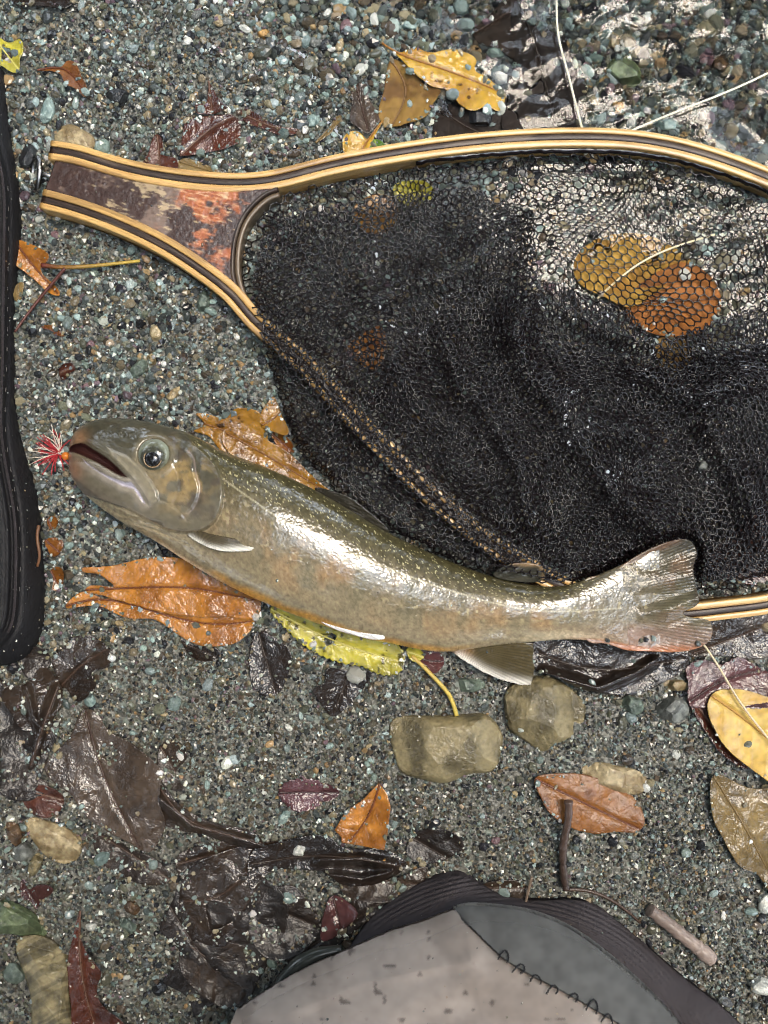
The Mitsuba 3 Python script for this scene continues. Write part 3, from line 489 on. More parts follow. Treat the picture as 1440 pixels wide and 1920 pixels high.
stone('red brown chip above the dark teal slate piece', ell(248, 1703, 17, 12, 30), 0.005, 'brown', 42)
stone('cream white chip left of the red brown chip near the bottom', ell(171, 1738, 14, 8, -5), 0.004, 'white', 43)
stone('pale teal angular chip right of the dark wet leaf, left side', [(157,1310),(170,1300),(180,1312),(178,1324),(163,1326)], 0.004, 'teal', 44)
stone('small round blue grey pebble in the net folds, lower right', [(1303,868),(1318,862),(1328,872),(1322,884),(1306,880)], 0.016, 'grey', 45)
stone('small blue grey pebble in the net folds, upper one', [(1322,792),(1333,786),(1338,796),(1330,804)], 0.016, 'grey', 46)
# repeats: pebbles of a size standing out of the gravel
occupied = shapely.union_all(leaf_polys + stone_polys)
cover = [(-400, 140, 80, 1250)]
def on_gravel(u, v):
    p = shapely.points(u, v)
    return ~shapely.contains(occupied, p)
PEB = [('teal', 'small pale teal pebble standing out of the wet gravel', 'pale teal pebbles in the gravel', 24), ('greygreen', 'small grey green pebble set in the wet gravel', 'grey green pebbles in the gravel', 46),
       ('tan', 'small tan pebble set in the wet gravel', 'tan pebbles in the gravel', 26), ('white', 'small white chip standing out of the wet gravel', 'white chips in the gravel', 14),
       ('mauve', 'small mauve red pebble set in the wet gravel', 'mauve pebbles in the gravel', 12), ('dark', 'small near black pebble set in the wet gravel', 'black pebbles in the gravel', 18), ('grey', 'small mid grey pebble set in the wet gravel', 'grey pebbles in the gravel', 30)]
occ2 = shapely.Polygon([(480,330),(1500,330),(1500,1110),(1100,1090),(480,610)])
fish_area = shapely.Polygon([(110,790),(300,770),(700,960),(1320,1000),(1340,1230),(850,1240),(400,1100),(120,940)])
def pebble_mesh(u, v, a, b, c, ang, seed):
    m = trimesh.creation.icosphere(2, 1.0); p = m.vertices.copy(); r = np.random.default_rng(seed)
    n = meshkit.fbm(p * 1.5 + r.uniform(0, 50, 3), 2, seed)[:, None]
    p = p * (0.72 + 0.56 * n); p = np.sign(p) * np.abs(p) ** 0.92
    p = p * np.array([a, b, c]); cs, sn = math.cos(ang), math.sin(ang)
    p = p @ np.array([[cs, sn, 0], [-sn, cs, 0], [0, 0, 1]])
    g = float(ground(np.array(u), np.array(v)))
    return p + W(u, v, g + 0.45 * c), m.faces
rp = np.random.default_rng(91)
for pal, lab, grp, n in PEB:
    made = 0
    while made < n:
        u, v = rp.uniform(20, 1430), rp.uniform(8, 1890)
        pt = shapely.Point(u, v)
        stream = u * 0.6 - 432 + (960 - v) * 0.8 > 520
        if occupied.distance(pt) < 10 or fish_area.contains(pt) or (occ2.contains(pt) and not (u > 1000 and v < 560)) or (u < 95 and 130 < v < 1260) or (v > 1620 and u > 440): continue
        if v > 1240 and rp.random() < 0.55: continue
        s = rp.uniform(6.0, 10.5) * (1.35 if stream else 1.0) * (0.85 if v > 1200 else 1.0) * S
        k = thing('pebble', lab, 'pebble', grp)
        mv, mf = pebble_mesh(u, v, s, s * rp.uniform(0.5, 0.85), s * rp.uniform(0.35, 0.55), rp.uniform(0, 6.28), int(rp.integers(1e6)))
        a, b = STONE[pal]; t = F3(mv[:, 0], mv[:, 1], mv[:, 2], 500, 3, made)[:, None]
        scene[k] = mikit.ply((mv, mf), 'm_stone', smooth=True, color=(a * t + b * (1 - t)) * (0.8 + 0.4 * t))
        leaf_tops.append(mv[mv[:, 2] > np.median(mv[:, 2])]); stone_polys.append(shapely.Point(u, v).buffer(s / S * 0.7)); made += 1

# ------------------------------------------------------------------ the gravel: every grain a solid of its own, one heap of stuff
tops = np.vstack(leaf_tops); top_tree = cKDTree(tops[:, :2])
cover_poly = shapely.union_all(leaf_polys + stone_polys); shapely.prepare(cover_poly)
cover_in = cover_poly.buffer(-7); shapely.prepare(cover_in)
stone_in = shapely.union_all(stone_polys).buffer(-4); shapely.prepare(stone_in)
GR = [((70, 73, 70), .20), ((106, 116, 110), .18), ((92, 91, 76), .14), ((132, 120, 96), .09), ((76, 66, 54), .10), ((144, 156, 150), .06), ((192, 190, 178), .05), ((142, 116, 82), .022), ((104, 86, 90), .025), ((36, 36, 38), .095)]
gcol = np.array([lin(*c) for c, _ in GR]); gw = np.array([w for _, w in GR]); gw /= gw.sum()
bur = shapely.union_all(buried); shapely.prepare(bur)
def template(kind, r):
    if kind == 0: m = trimesh.creation.icosahedron(); m = trimesh.Trimesh(*(np.array([[1,0,0],[-1,0,0],[0,1,0],[0,-1,0],[0,0,1],[0,0,-1.0]]), np.array([[0,2,4],[2,1,4],[1,3,4],[3,0,4],[2,0,5],[1,2,5],[3,1,5],[0,3,5]])), process=False)
    elif kind == 1: m = trimesh.creation.icosahedron()
    else: m = trimesh.creation.icosphere(1)
    v = m.vertices / np.linalg.norm(m.vertices, axis=1, keepdims=True)
    return v * (r.uniform(0.86, 1.08, (len(v), 1)) if kind == 2 else r.uniform(0.72, 1.12, (len(v), 1))), m.faces
def grains(kind, n, size_fn, seed, keep=None, u_=(-70, 1510), v_=(-70, 1990), on_leaf=0.0, rise=0.35):
    r = np.random.default_rng(seed)
    u, v = r.uniform(*u_, n), r.uniform(*v_, n)
    ok = np.ones(n, bool) if keep is None else keep(u, v, r)
    cin = shapely.contains_xy(cover_poly, u, v); deep = shapely.contains_xy(cover_in, u, v); st = shapely.contains_xy(stone_in, u, v)
    q = r.random(n); bu = shapely.contains_xy(bur, u, v); sel = F3(u, v, 0, 0.03, 3, 140)
    buk = bu & (sel > 0.57) & (q < 0.7)
    ok &= ~(cin & ~deep & (q > 0.22)) & ~(deep & (q > on_leaf)) & ~(st & (q > on_leaf * 0.3))
    if keep is not None: ok |= buk & keep(u, v, r)
    u, v, cin = u[ok], v[ok], cin[ok]; n = len(u)
    s = size_fn(u, v, r) * S
    z = ground(u, v); 
    if cin.any():
        w = W(u[cin], v[cin], z[cin] + 0.002); d, i = top_tree.query(w[:, :2]); z[cin] = np.maximum(z[cin], tops[i, 2] - 0.15 * s[cin])
    ax = np.stack([s, s * r.uniform(0.55, 0.95, n), s * r.uniform(0.35, 0.7, n)], 1)
    yaw, tx, ty = r.uniform(0, 2 * np.pi, n), r.normal(0, 0.42, n), r.normal(0, 0.42, n)
    cz, sz, cx, sx, cy, sy = np.cos(yaw), np.sin(yaw), np.cos(tx), np.sin(tx), np.cos(ty), np.sin(ty)
    o, e = np.zeros(n), np.ones(n)
    Rz = np.array([[cz, -sz, o], [sz, cz, o], [o, o, e]]).transpose(2, 0, 1); Rx = np.array([[e, o, o], [o, cx, -sx], [o, sx, cx]]).transpose(2, 0, 1); Ry = np.array([[cy, o, sy], [o, e, o], [-sy, o, cy]]).transpose(2, 0, 1)
    R = Rx @ Ry @ Rz
    ts = [template(kind, r) for _ in range(24)]; tv = np.stack([t[0] for t in ts]); f = ts[0][1]
    loc = tv[r.integers(0, 24, n)] * ax[:, None, :]
    loc = np.einsum('nij,nkj->nki', R, loc)
    ctr = W(u, v, z + s * rise * r.uniform(-0.1, 1.0, n))
    V = (loc + ctr[:, None]).reshape(-1, 3)
    k = tv.shape[1]
    Fc = (f[None] + (np.arange(n) * k)[:, None, None]).reshape(-1, 3)
    ci = r.choice(len(gcol), n, p=gw); brown = r.random(n) < 0.42 * ss(1080, 1300, v) * (0.5 + F3(u, v, 0, 0.01, 3, 130)); ci = np.where(brown, r.choice([0, 2, 4, 9], n), ci); ci = np.where(cin & np.isin(ci, (0, 4, 9)), r.choice([1, 3, 5, 6], n), ci); uw = ss(545, 640, stream_q(u, v))[:, None]; col = (1.0 + 0.15 * uw) * gcol[ci] * (r.uniform(0.55, 1.4, (n, 1)) * (1 - 0.5 * uw) + 0.5 * uw) * np.array([0.96, 1.0, 1.03]) * r.normal(1, 0.025, (n, 3))  # darker grains picked towards the bottom: the crouching person's shade put into the colour
    return V, Fc, np.repeat(np.clip(col, 0.004, 0.85), k, 0)
def stream_q(u, v): return (u - 720) * 0.6 + (960 - v) * 0.8
def sz_fine(u, v, r): return r.lognormal(0, 0.30, len(u)) * (3.9 - 0.5 * ss(1150, 1350, v) + 0.7 * ss(430, 700, stream_q(u, v)))
def sz_mid(u, v, r): return r.lognormal(0, 0.27, len(u)) * (6.4 - 1.4 * ss(1100, 1300, v) + 1.5 * ss(480, 760, stream_q(u, v)))
def sz_big(u, v, r): return r.lognormal(0, 0.25, len(u)) * (9.2 + 2.0 * ss(520, 800, stream_q(u, v)))
knee = shapely.Polygon([(480,1990),(560,1860),(720,1740),(860,1690),(1010,1730),(1180,1840),(1340,1990)]); shapely.prepare(knee)
def keep_fine(u, v, r): return keep_all(u, v, r) & (r.random(len(u)) < 1 - 0.15 * ss(540, 640, stream_q(u, v)))
def keep_all(u, v, r): return ~shapely.contains_xy(knee, u, v) & ~((u < 10) & (v > 300) & (v < 1200))
def keep_mid(u, v, r): return keep_all(u, v, r) & (r.random(len(u)) < 0.22 + 0.78 * ss(0.36, 0.62, F3(u, v, 0, 0.011, 3, 31))) & (r.random(len(u)) < 1 - 0.35 * ss(1150, 1300, v))
def keep_big(u, v, r): return keep_all(u, v, r) & (r.random(len(u)) < 0.11 + 0.9 * ss(450, 760, stream_q(u, v)) + 0.22 * ss(1050, 300, v))
def sz_huge(u, v, r): return r.uniform(8, 15, len(u)) * (1 + 0.5 * (r.random(len(u)) > 0.9))
def keep_huge(u, v, r): return keep_all(u, v, r) & (r.random(len(u)) < 0.03 + 0.97 * ss(560, 720, stream_q(u, v)))
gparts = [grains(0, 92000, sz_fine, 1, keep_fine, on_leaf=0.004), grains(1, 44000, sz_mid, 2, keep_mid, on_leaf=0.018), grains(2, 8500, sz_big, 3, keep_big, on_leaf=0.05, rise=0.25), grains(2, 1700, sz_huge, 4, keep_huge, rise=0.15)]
gv, gf = cat([(a, b) for a, b, _ in gparts]); gc = np.vstack([c for *_, c in gparts])
cf = gv[gf].mean(1); under = (cf[:, 0] * 0.6 + cf[:, 1] * 0.8 > 0.143) & (cf[:, 2] < 0.0012)
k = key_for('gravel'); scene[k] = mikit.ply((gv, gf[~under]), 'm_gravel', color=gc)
labels[k] = {'label': 'wet grey green mixed fine gravel and coarse sand covering the bank', 'category': 'gravel', 'kind': 'stuff'}
k = key_for('stream_gravel'); scene[k] = mikit.ply((gv, gf[under]), 'm_gravel_wet', color=gc)
labels[k] = {'label': 'rounded mixed pebbles on the stream bed under clear water, upper right', 'category': 'gravel', 'kind': 'stuff'}

# ------------------------------------------------------------------ the fish
fish = thing('fish', 'olive brown char with open mouth and orange belly edge lying across the gravel', 'fish')
ST = [((128,852),(128,857),1.0), ((133,823),(131,885),6.5), ((151,800),(149,917),9.5), ((187,786),(190,953),12.5), ((240,785),(240,986),14.8), ((300,796),(290,1014),16.5), ((360,815),(338,1045),17.6), ((410,842),(385,1074),18.2),
      ((470,865),(440,1104),18.6), ((540,894),(510,1136),18.6), ((620,935),(585,1165),18.0), ((700,983),(665,1192),17.0), ((770,1020),(745,1209),15.6), ((850,1055),(830,1222),13.6), ((930,1083),(920,1211),11.2), ((1000,1097),(1000,1203),9.0),
      ((1055,1098),(1062,1199),6.2), ((1098,1086),(1105,1201),4.6), ((1138,1071),(1144,1207),3.2), ((1174,1055),(1178,1215),2.1), ((1206,1040),(1209,1220),1.1), ((1236,1025),(1238,1222),0.12)]
sp = spline(np.array([[*a, *b, t] for a, b, t in ST]), 4000)
ts_ = np.r_[np.linspace(0, 1, 620)]
arc = np.linspace(0, 1, 4000)
st = np.stack([np.interp(ts_ ** 1.15, arc, sp[:, k]) for k in range(5)], 1)
M = 150
phi = np.linspace(0, np.pi, M); wv = -np.cos(phi)                     # -1 back edge ... +1 belly edge
A, B, T = st[:, None, 0:2], st[:, None, 2:4], np.maximum(st[:, 4], 0.12)[:, None] * 1e-3
mid_ = (1 - wv[None, :, None]) / 2 * A + (1 + wv[None, :, None]) / 2 * B
fu, fv = mid_[..., 0], mid_[..., 1]
prof = np.sin(phi)[None, :] ** 0.92
lie = np.interp(fu, [100, 300, 700, 950, 1050, 1120, 1200], [0.0, 0.001, 0.002, 0.003, 0.0070, 0.0105, 0.0131])   # what the body lies on
lie = lie * ss(1075, 985, fu) + (0.0160 - T) * (1 - ss(1075, 985, fu))
gz = np.median(ground(fu[::20], fv[::20]), 1).mean()
gzl = np.interp(fu, np.linspace(120, 1180, 9), [float(ground(np.array(x), np.array(y))) for x, y in zip(np.linspace(120, 1180, 9), np.interp(np.linspace(120, 1180, 9), [128, 400, 700, 1000, 1180], [855, 960, 1087, 1150, 1140]))])
zc = gzl + lie + np.broadcast_to(T, fu.shape)
up = zc + T * prof * (1 + 0.10 * -wv[None, :])
MOUTH = np.array([(128,838),(140,832),(151,830),(160,832),(180,845),(200,857),(217,872),(232,887),(242,897),(225,893),(207,883),(182,868),(165,860),(150,853),(138,849),(128,850)])
GUM = np.array([(150,855),(172,873),(190,885),(212,895),(235,903),(246,902),(262,921),(275,946),(268,944),(250,918),(228,912),(205,900),(180,884),(160,870)])
MAX = np.array([(196,834),(215,843),(240,853),(265,877),(285,900),(297,920),(299,937),(281,953),(274,944),(260,920),(243,897),(225,876),(205,856)])
GILL = spline([(362,828),(378,843),(400,866),(415,900),(418,935),(406,972),(383,993),(350,999),(312,993),(278,976),(240,955)], 60)
HEADP = np.vstack([GILL, [(150,925),(100,880),(100,800),(180,770),(300,775)]])
PRE = spline([(352,845),(362,857),(368,890),(375,912),(366,948),(345,968)], 30)
JAW = spline([(140,905),(190,945),(245,972),(300,985)], 30)
dm = shapely.distance(shapely.points(fu, fv), shapely.Polygon(MOUTH).exterior); im = inside(MOUTH, fu, fv)
dg = shapely.distance(shapely.points(fu, fv), shapely.Polygon(GUM).exterior); ig = inside(GUM, fu, fv)
dx = shapely.distance(shapely.points(fu, fv), shapely.Polygon(MAX).exterior); ix = inside(MAX, fu, fv)
dgill, _, _ = poly_dist(fu, fv, GILL); ih = inside(HEADP, fu, fv)
EYE = (289.0, 853.0); de = np.hypot(fu - EYE[0], fv - EYE[1])
NOS = (238.0, 815.0); dn = np.hypot((fu - NOS[0]) / 1.2, fv - NOS[1])
h = np.zeros_like(up)
h += np.where(ih, 0.0016 * ss(0, 2.2, dgill) * np.exp(-(dgill / 60) ** 2) * 1.5, -0.0009 * np.exp(-(dgill / 9) ** 2))
h += -0.0004 * np.exp(-(poly_dist(fu, fv, PRE)[0] / 3.5) ** 2) + 0.0005 * np.exp(-(poly_dist(fu + 7, fv, PRE)[0] / 6) ** 2)
h += -0.0010 * np.exp(-(poly_dist(fu, fv, JAW)[0] / 5) ** 2) + 0.0006 * np.exp(-(poly_dist(fu, fv + 9, JAW)[0] / 7) ** 2)
h += np.where(ix, 0.0013 * ss(0, 7, dx), 0)
h += np.where(ig, -0.0007 * ss(0, 5, dg), 0.0004 * np.exp(-((dg - 8) / 7) ** 2) * (fv > 860) * (dm > 2) * ~ix)
h += np.where(im, -0.0105 * ss(0, 7, dm), 0.0007 * np.exp(-((dm - 6) / 5) ** 2))
h += -0.0022 * ss(33, 22, de) + 0.0007 * np.exp(-((de - 36) / 6) ** 2)
h += 0.0007 * ss(26, 12, dn) - 0.0010 * np.exp(-(np.hypot(fu - 230, fv - 814) / 5) ** 2) - 0.0009 * np.exp(-(np.hypot(fu - 249, fv - 818) / 5) ** 2)
h += 0.00025 * (F3(fu, fv, 0, 0.03, 3, 40) - 0.5) * (fu < 430)
for q_ in range(4):
    gl = spline([(215 + 18 * q_, 968 + 4 * q_), (262 + 14 * q_, 985 + 5 * q_), (318 + 10 * q_, 1000 + 6 * q_)], 20)
    h += -0.0004 * np.exp(-(poly_dist(fu, fv, gl)[0] / 2.0) ** 2)
h += -0.0003 * np.exp(-(poly_dist(fu, fv, [(300,938),(330,950),(352,975)])[0] / 3.0) ** 2) - 0.0002 * np.exp(-(poly_dist(fu, fv, [(322,866),(336,890),(338,920),(325,945)])[0] / 3.0) ** 2)
h *= ss(0.02, 0.25, prof) * 1.0
up = up + h
# muscle relief and a soft hollow behind the gill
low = zc - T * prof
top_pts = W(fu, fv, up); low_pts = W(fu, fv, low)
# pigment of the living skin, from the back (w=-1) to the belly (w=+1)
wq = np.broadcast_to(wv[None, :], fu.shape); sq = np.broadcast_to((np.arange(620) / 619)[:, None], fu.shape)
def mixc(a, b, t): return a * (1 - t[..., None]) + b * t[..., None]
n_big = F3(fu, fv, 0, 0.035, 3, 41); n_f = F3(fu, fv, 0, 0.16, 3, 42); n_s = N3(fu, fv, 0, 0.42, 43)
c = mixc(lin(66, 61, 38), lin(120, 108, 84), ss(-0.85, 0.1, wq + 0.25 * (n_f - 0.5)))
c = mixc(c, lin(141, 128, 102), ss(0.0, 0.7, wq))
c = mixc(c, lin(172, 128, 82), ss(0.46, 0.72, F3(fu * 1.1, fv * 0.6, 0, 0.026, 4, 44)) * ss(-0.45, 0.0, wq) * ss(0.85, 0.4, wq) * 0.36 * ss(0.3, 0.4, sq))
bars = np.exp(-(((sq * 26 + 0.5 * np.abs(wq)) % 2 - 1) / 0.34) ** 2) * ss(0.33, 0.45, sq) * ss(-0.6, -0.1, wq) * ss(0.8, 0.3, wq)
c = mixc(c, lin(104, 104, 84), bars * 0.35)
c = mixc(c, lin(196, 140, 54), ss(0.84, 0.96, wq + 0.10 * (n_big - 0.5)) * ss(0.30, 0.38, sq) * ss(0.78, 0.66, sq) * 0.85)
c = mixc(c, lin(214, 200, 172), ss(0.93, 1.0, wq) * ss(0.40, 0.30, sq) * ss(0.2, 0.27, sq))
c = mixc(c, lin(196, 180, 146), ss(0.55, 0.95, wq) * ss(0.78, 0.86, sq) * ss(1.0, 0.93, sq))
c = mixc(c, lin(104, 96, 78), ss(0.84, 0.99, sq) * 0.8)
c = mixc(c, lin(138, 114, 100), ss(0.80, 0.97, sq) * ss(0.3, 0.8, wq) * 0.6)
c = mixc(c, lin(170, 106, 66), ss(0.84, 0.95, sq) * ss(0.86, 0.97, wq) * 0.7)
c = c * (0.62 + 0.76 * n_f[..., None]) * (0.74 + 0.52 * n_s[..., None])
fleck = ss(0.82, 0.88, N3(fu, fv, 0, 0.55, 45)) * ss(-0.35, -0.6, wq) * ss(-1.0, -0.9, wq) * ss(0.24, 0.32, sq)
c = mixc(c, lin(214, 202, 156), fleck * 0.8)
fleck2 = ss(0.70, 0.78, F3(fu, fv, 0, 0.12, 2, 46)) * ss(0.55, 0.1, np.abs(wq + 0.05)) * ss(0.28, 0.4, sq)
c = mixc(c, lin(186, 172, 134), fleck2 * 0.6)
LAT = spline([(418,898),(470,935),(530,975),(640,1028),(760,1078),(880,1118),(980,1142),(1080,1146),(1165,1140)], 80)
dl, _, rl = poly_dist(fu, fv, LAT)
c = mixc(c, lin(196, 186, 156), np.exp(-(dl / 1.5) ** 2) * (0.35 + 0.4 * (np.sin(rl * 1.2) > 0)) * (fu > 412))
# head: purplish taupe, pale jaws, brassy cheek
hd = np.where(ih, ss(0, 6, dgill), 0)
ch = mixc(lin(66, 63, 50), lin(110, 103, 86), ss(-0.75, 0.3, wq)); ch = mixc(ch, lin(98, 88, 78), ss(0.45, 0.95, wq))
ch = mixc(ch, lin(158, 132, 84), ss(0.40, 0.62, F3(fu, fv, 0, 0.05, 4, 47)) * np.exp(-(np.hypot(fu - 340, fv - 900) / 50) ** 2) * 0.9)
ch = mixc(ch, lin(140, 128, 102), ss(46, 34, de) * 0.4)
ch = mixc(ch, lin(158, 116, 82), np.exp(-(np.hypot(fu - 146, fv - 820) / 18) ** 2) * 0.6)
ch = mixc(ch, lin(158, 112, 84), np.exp(-(np.hypot(fu - 136, fv - 880) / 20) ** 2) * 0.7)
ch = mixc(ch, lin(132, 124, 104), np.where(ix, ss(0, 4, dx), 0) * 0.85)
ch = mixc(ch, lin(160, 150, 138), np.exp(-(dg / 10) ** 2) * (fv > 866) * (wq > 0) * 0.6)
ch = mixc(ch, lin(176, 170, 182), np.where(ig, ss(0, 3, dg), 0) * 0.95)
ch = mixc(ch, lin(150, 128, 116), np.exp(-(poly_dist(fu, fv, PRE)[0] / 1.8) ** 2) * 0.4)
ch = mixc(ch, lin(70, 60, 54), ss(0.52, 0.68, F3(fu * 0.7, fv * 1.3, 0, 0.06, 4, 49)) * ss(300, 340, fu) * 0.55)
ch = ch * (0.70 + 0.60 * F3(fu, fv, 0, 0.14, 4, 48)[..., None])
c = mixc(c, ch, hd)
c = mixc(c, lin(58, 34, 32), np.where(im, ss(0, 2.5, dm), 0))
def quadgrid(n, m, off=0, rev=False):
    i, j = np.meshgrid(np.arange(n - 1), np.arange(m - 1), indexing='ij'); a = i * m + j + off
    q = np.stack([a, a + m, a + m + 1, a + 1], -1).reshape(-1, 4)
    return q[:, ::-1] if rev else q
nr, nc = fu.shape
Fup = quadgrid(nr, nc); Flo = quadgrid(nr, nc, nr * nc, True)
cen = np.stack([fu, fv], -1).reshape(-1, 2)[Fup].mean(1)
in_mouth = shapely.contains_xy(shapely.Polygon(MOUTH).buffer(-2.0), cen[:, 0], cen[:, 1])
Vb = np.vstack([top_pts.reshape(-1, 3), low_pts.reshape(-1, 3)])
tail_end = np.array([[ (nr - 1) * nc + j, (nr - 1) * nc + j + 1, nr * nc + (nr - 1) * nc + j + 1, nr * nc + (nr - 1) * nc + j] for j in range(nc - 1)])
cb = np.vstack([c.reshape(-1, 3), (c * 0.9).reshape(-1, 3)])
part(fish, 'body', (Vb, np.vstack([Fup[~in_mouth], Flo])), 'm_skin', smooth=True, color=cb)
part(fish, 'mouth', (Vb, Fup[in_mouth]), 'm_mouth', 'dark open mouth', smooth=True)
fz = cKDTree(np.stack([fu, fv], -1).reshape(-1, 2))
def fish_z(u, v):
    d, i = fz.query(np.stack([np.ravel(u), np.ravel(v)], -1)); return up.ravel()[i].reshape(np.shape(u))
# eye
ez = float(fish_z(np.array(EYE[0] + 40), np.array(EYE[1])))
def dome(cx, cy, r_px, z0, hgt, flat=1.0, col=None, n=40):
    t = np.linspace(0, np.pi / 2, 16); p = np.linspace(0, 2 * np.pi, n, endpoint=False)
    uu = cx + r_px * np.sin(t)[:, None] * np.cos(p)[None]; vv = cy + r_px * np.sin(t)[:, None] * np.sin(p)[None]
    zz = z0 + hgt * np.cos(t)[:, None] + 0 * p[None]
    V = W(uu, vv, zz).reshape(-1, 3); i, j = np.meshgrid(np.arange(15), np.arange(n), indexing='ij')
    f = np.stack([i * n + j, (i + 1) * n + j, (i + 1) * n + (j + 1) % n, i * n + (j + 1) % n], -1).reshape(-1, 4)
    return (V, f), uu, vv
(em, ef), eu, ev = dome(EYE[0], EYE[1], 30, ez - 0.0030, 0.0052)
rp_ = np.hypot(eu - 286, ev - 859)
ec = mixc(lin(120, 124, 104), lin(84, 86, 70), ss(0.3, 0.7, F3(eu, ev, 0, 0.06, 3, 50))); ec = mixc(ec, lin(150, 158, 146), ss(22, 30, np.hypot(eu - EYE[0], ev - EYE[1])) * 0.5)
ec = mixc(ec, lin(34, 32, 28), ss(27, 20, rp_) * 0.8)
ey = part(fish, 'eye', (em, ef), 'm_eye', smooth=True, color=ec.reshape(-1, 3))
pz = ez - 0.0030 + 0.0052 * 0.93
(pm, pf), pu, pv = dome(286, 860, 15.5, pz - 0.0011, 0.0022)
part(ey, 'pupil', (pm, pf), 'm_eye', smooth=True, color=np.tile(lin(14, 13, 15), (len(pm), 1)))
an = np.linspace(0, 2 * np.pi, 49)
rv, rf = tube(W(286 + 16.2 * np.cos(an), 860 + 16.2 * np.sin(an), pz - 0.0006), 0.00022, 6, False)
part(ey, 'iris_ring', (rv, rf), 'm_eye', smooth=True, color=np.tile(lin(150, 124, 90), (len(rv), 1)))
# fins
def fin(name, poly, root, dirs, zf, col_fn, rays=26, thick=0.0006, label=None, fray=0.0, step=2.4, relief=0.00009):
    o = spline(np.array(poly), 150, True)[:-1] if not fray else np.array(shapely.Polygon(poly).segmentize(3).exterior.coords)[:-1]
    root = np.array(root, float)
    def ray_phase(u, v):
        a = np.arctan2(v - root[1], u - root[0]); return a
    a0, a1 = dirs
    fade = (lambda u: ss(1175, 1260, u)) if name == 'tail_fin' else (lambda u: 1.0)
    def z2(u, v):
        ph = (ray_phase(u, v) - a0) / (a1 - a0) * rays
        return zf(u, v) + relief * np.cos(2 * np.pi * ph) * fade(u)
    V, Fc, u, v = sheet(o, step, z2, thick, 5, fray)
    ph = (ray_phase(u, v) - a0) / (a1 - a0)
    col = col_fn(u, v, ph)
    dark = 1 - 0.2 * fade(u) * (1 - np.cos(2 * np.pi * ph * rays))
    fd = fade(u) * np.ones(len(u)); col = col * dark[:, None] * (1 + fd * (0.32 * F3(u, v, 0, 0.12, 3, 51) - 0.16))[:, None]
    return part(fish, name, (V, Fc), 'm_fin', label, smooth=True, color=np.vstack([col, col]))
TAIL = [(1092,1092),(1130,1078),(1170,1057),(1205,1036),(1240,1020),(1270,1012),(1292,1013),(1304,1027),(1307,1040),(1300,1062),(1304,1090),(1308,1112),(1311,1128),(1298,1140),(1280,1150),(1300,1158),(1330,1164),(1336,1180),(1333,1197),(1318,1211),(1290,1220),(1250,1223),(1210,1221),(1170,1218),(1130,1206),(1100,1200)]
tz0 = float(up[-1].mean())
from scipy.interpolate import LinearNDInterpolator
tsel = fu > 1060
t_lin = LinearNDInterpolator(np.stack([fu[tsel], fv[tsel]], -1), up[tsel])
def fish_top(u, v):
    uu = np.minimum(u, 1222.0); tp, bt_ = np.interp(uu, st[:, 0], st[:, 1]), np.interp(uu, st[:, 2], st[:, 3])
    vv = np.clip(v, tp + 5, bt_ - 5); z = t_lin(uu, vv); return np.where(np.isnan(z), tz0, z)
def tail_z(u, v):
    fold = 0.0028 * np.exp(-(poly_dist(u, v, [(1200,1150),(1250,1142),(1310,1120)])[0] / 12) ** 2) - 0.0014 * ss(1225, 1260, u) * np.exp(-(poly_dist(u, v, [(1190,1168),(1250,1170),(1300,1152)])[0] / 9) ** 2)
    w = 0.0011 * np.sin(v * 0.085 + u * 0.018) + 0.0012 * (F3(u, v, 0, 0.018, 2, 54) - 0.5)
    fall = -0.0015 * ss(1120, 1030, v) * ss(1180, 1300, u) - 0.0042 * ss(1176, 1222, v) * ss(1234, 1310, u)
    return fish_top(u, v) - 0.0004 + 0.0007 * ss(1135, 1200, u + 34 * (F3(u, v, 0, 0.02, 2, 55) - 0.5) - 14 * np.sin((v - 1060) / 160 * np.pi)) + (fold + w + fall) * ss(1160, 1270, u) + 0.0005 * (F3(u, v, 0, 0.05, 3, 52) - 0.5) * ss(1150, 1200, u)
def tail_col(u, v, ph):
    cc = mixc(lin(84, 78, 62), lin(104, 98, 76), ss(1060, 1140, v)); cc = mixc(cc, lin(130, 100, 76), ss(0.45, 0.7, F3(u, v, 0, 0.03, 3, 53)) * 0.5)
    body_c = c.reshape(-1, 3)[fz.query(np.stack([np.minimum(u, 1215), v], -1))[1]]; cc = cc * (1 - ss(1275, 1195, u))[:, None] + body_c * ss(1275, 1195, u)[:, None]
    cc = mixc(cc, lin(150, 122, 108), ss(1160, 1190, v) * 0.6)
    cc = mixc(cc, lin(176, 108, 66), ss(1204, 1220, v + 0.02 * (u - 1250)) * 0.75)
    cc = mixc(cc, lin(62, 58, 50), np.exp(-(poly_dist(u, v, [(1270,1012),(1304,1030),(1300,1062),(1310,1128)])[0] / 12) ** 2) * 0.7)
    cc = mixc(cc, lin(112, 78, 60), np.exp(-(poly_dist(u, v, [(1110,1085),(1180,1052),(1270,1012)])[0] / 7) ** 2) * 0.5)
    return cc
fin('tail_fin', TAIL, (1010, 1140), (-0.45, 0.30), tail_z, tail_col, rays=34, thick=0.0007, step=2.0, relief=0.00011)
def side_z(off): return lambda u, v: fish_z(u, v) + off
def pect_z(u, v): return fish_z(np.full_like(u, 372.0), np.full_like(v, 998.0)) + 0.0012 + 0.0030 * ss(360, 420, u) - 0.0000 * u + 0.0016 * ss(1022, 1034, v)
fin('pectoral_fin', [(352,1001),(368,996),(395,1001),(430,1008),(462,1014),(477,1021),(474,1030),(445,1034),(415,1033),(390,1026),(370,1016)], (335, 992), (0.05, 0.5), pect_z,
    lambda u, v, ph: mixc(lin(84, 75, 56), lin(244, 240, 226), np.exp(-(poly_dist(u, v, [(356,1010),(385,1026),(415,1032),(472,1029)])[0] / 7) ** 2)), rays=9)
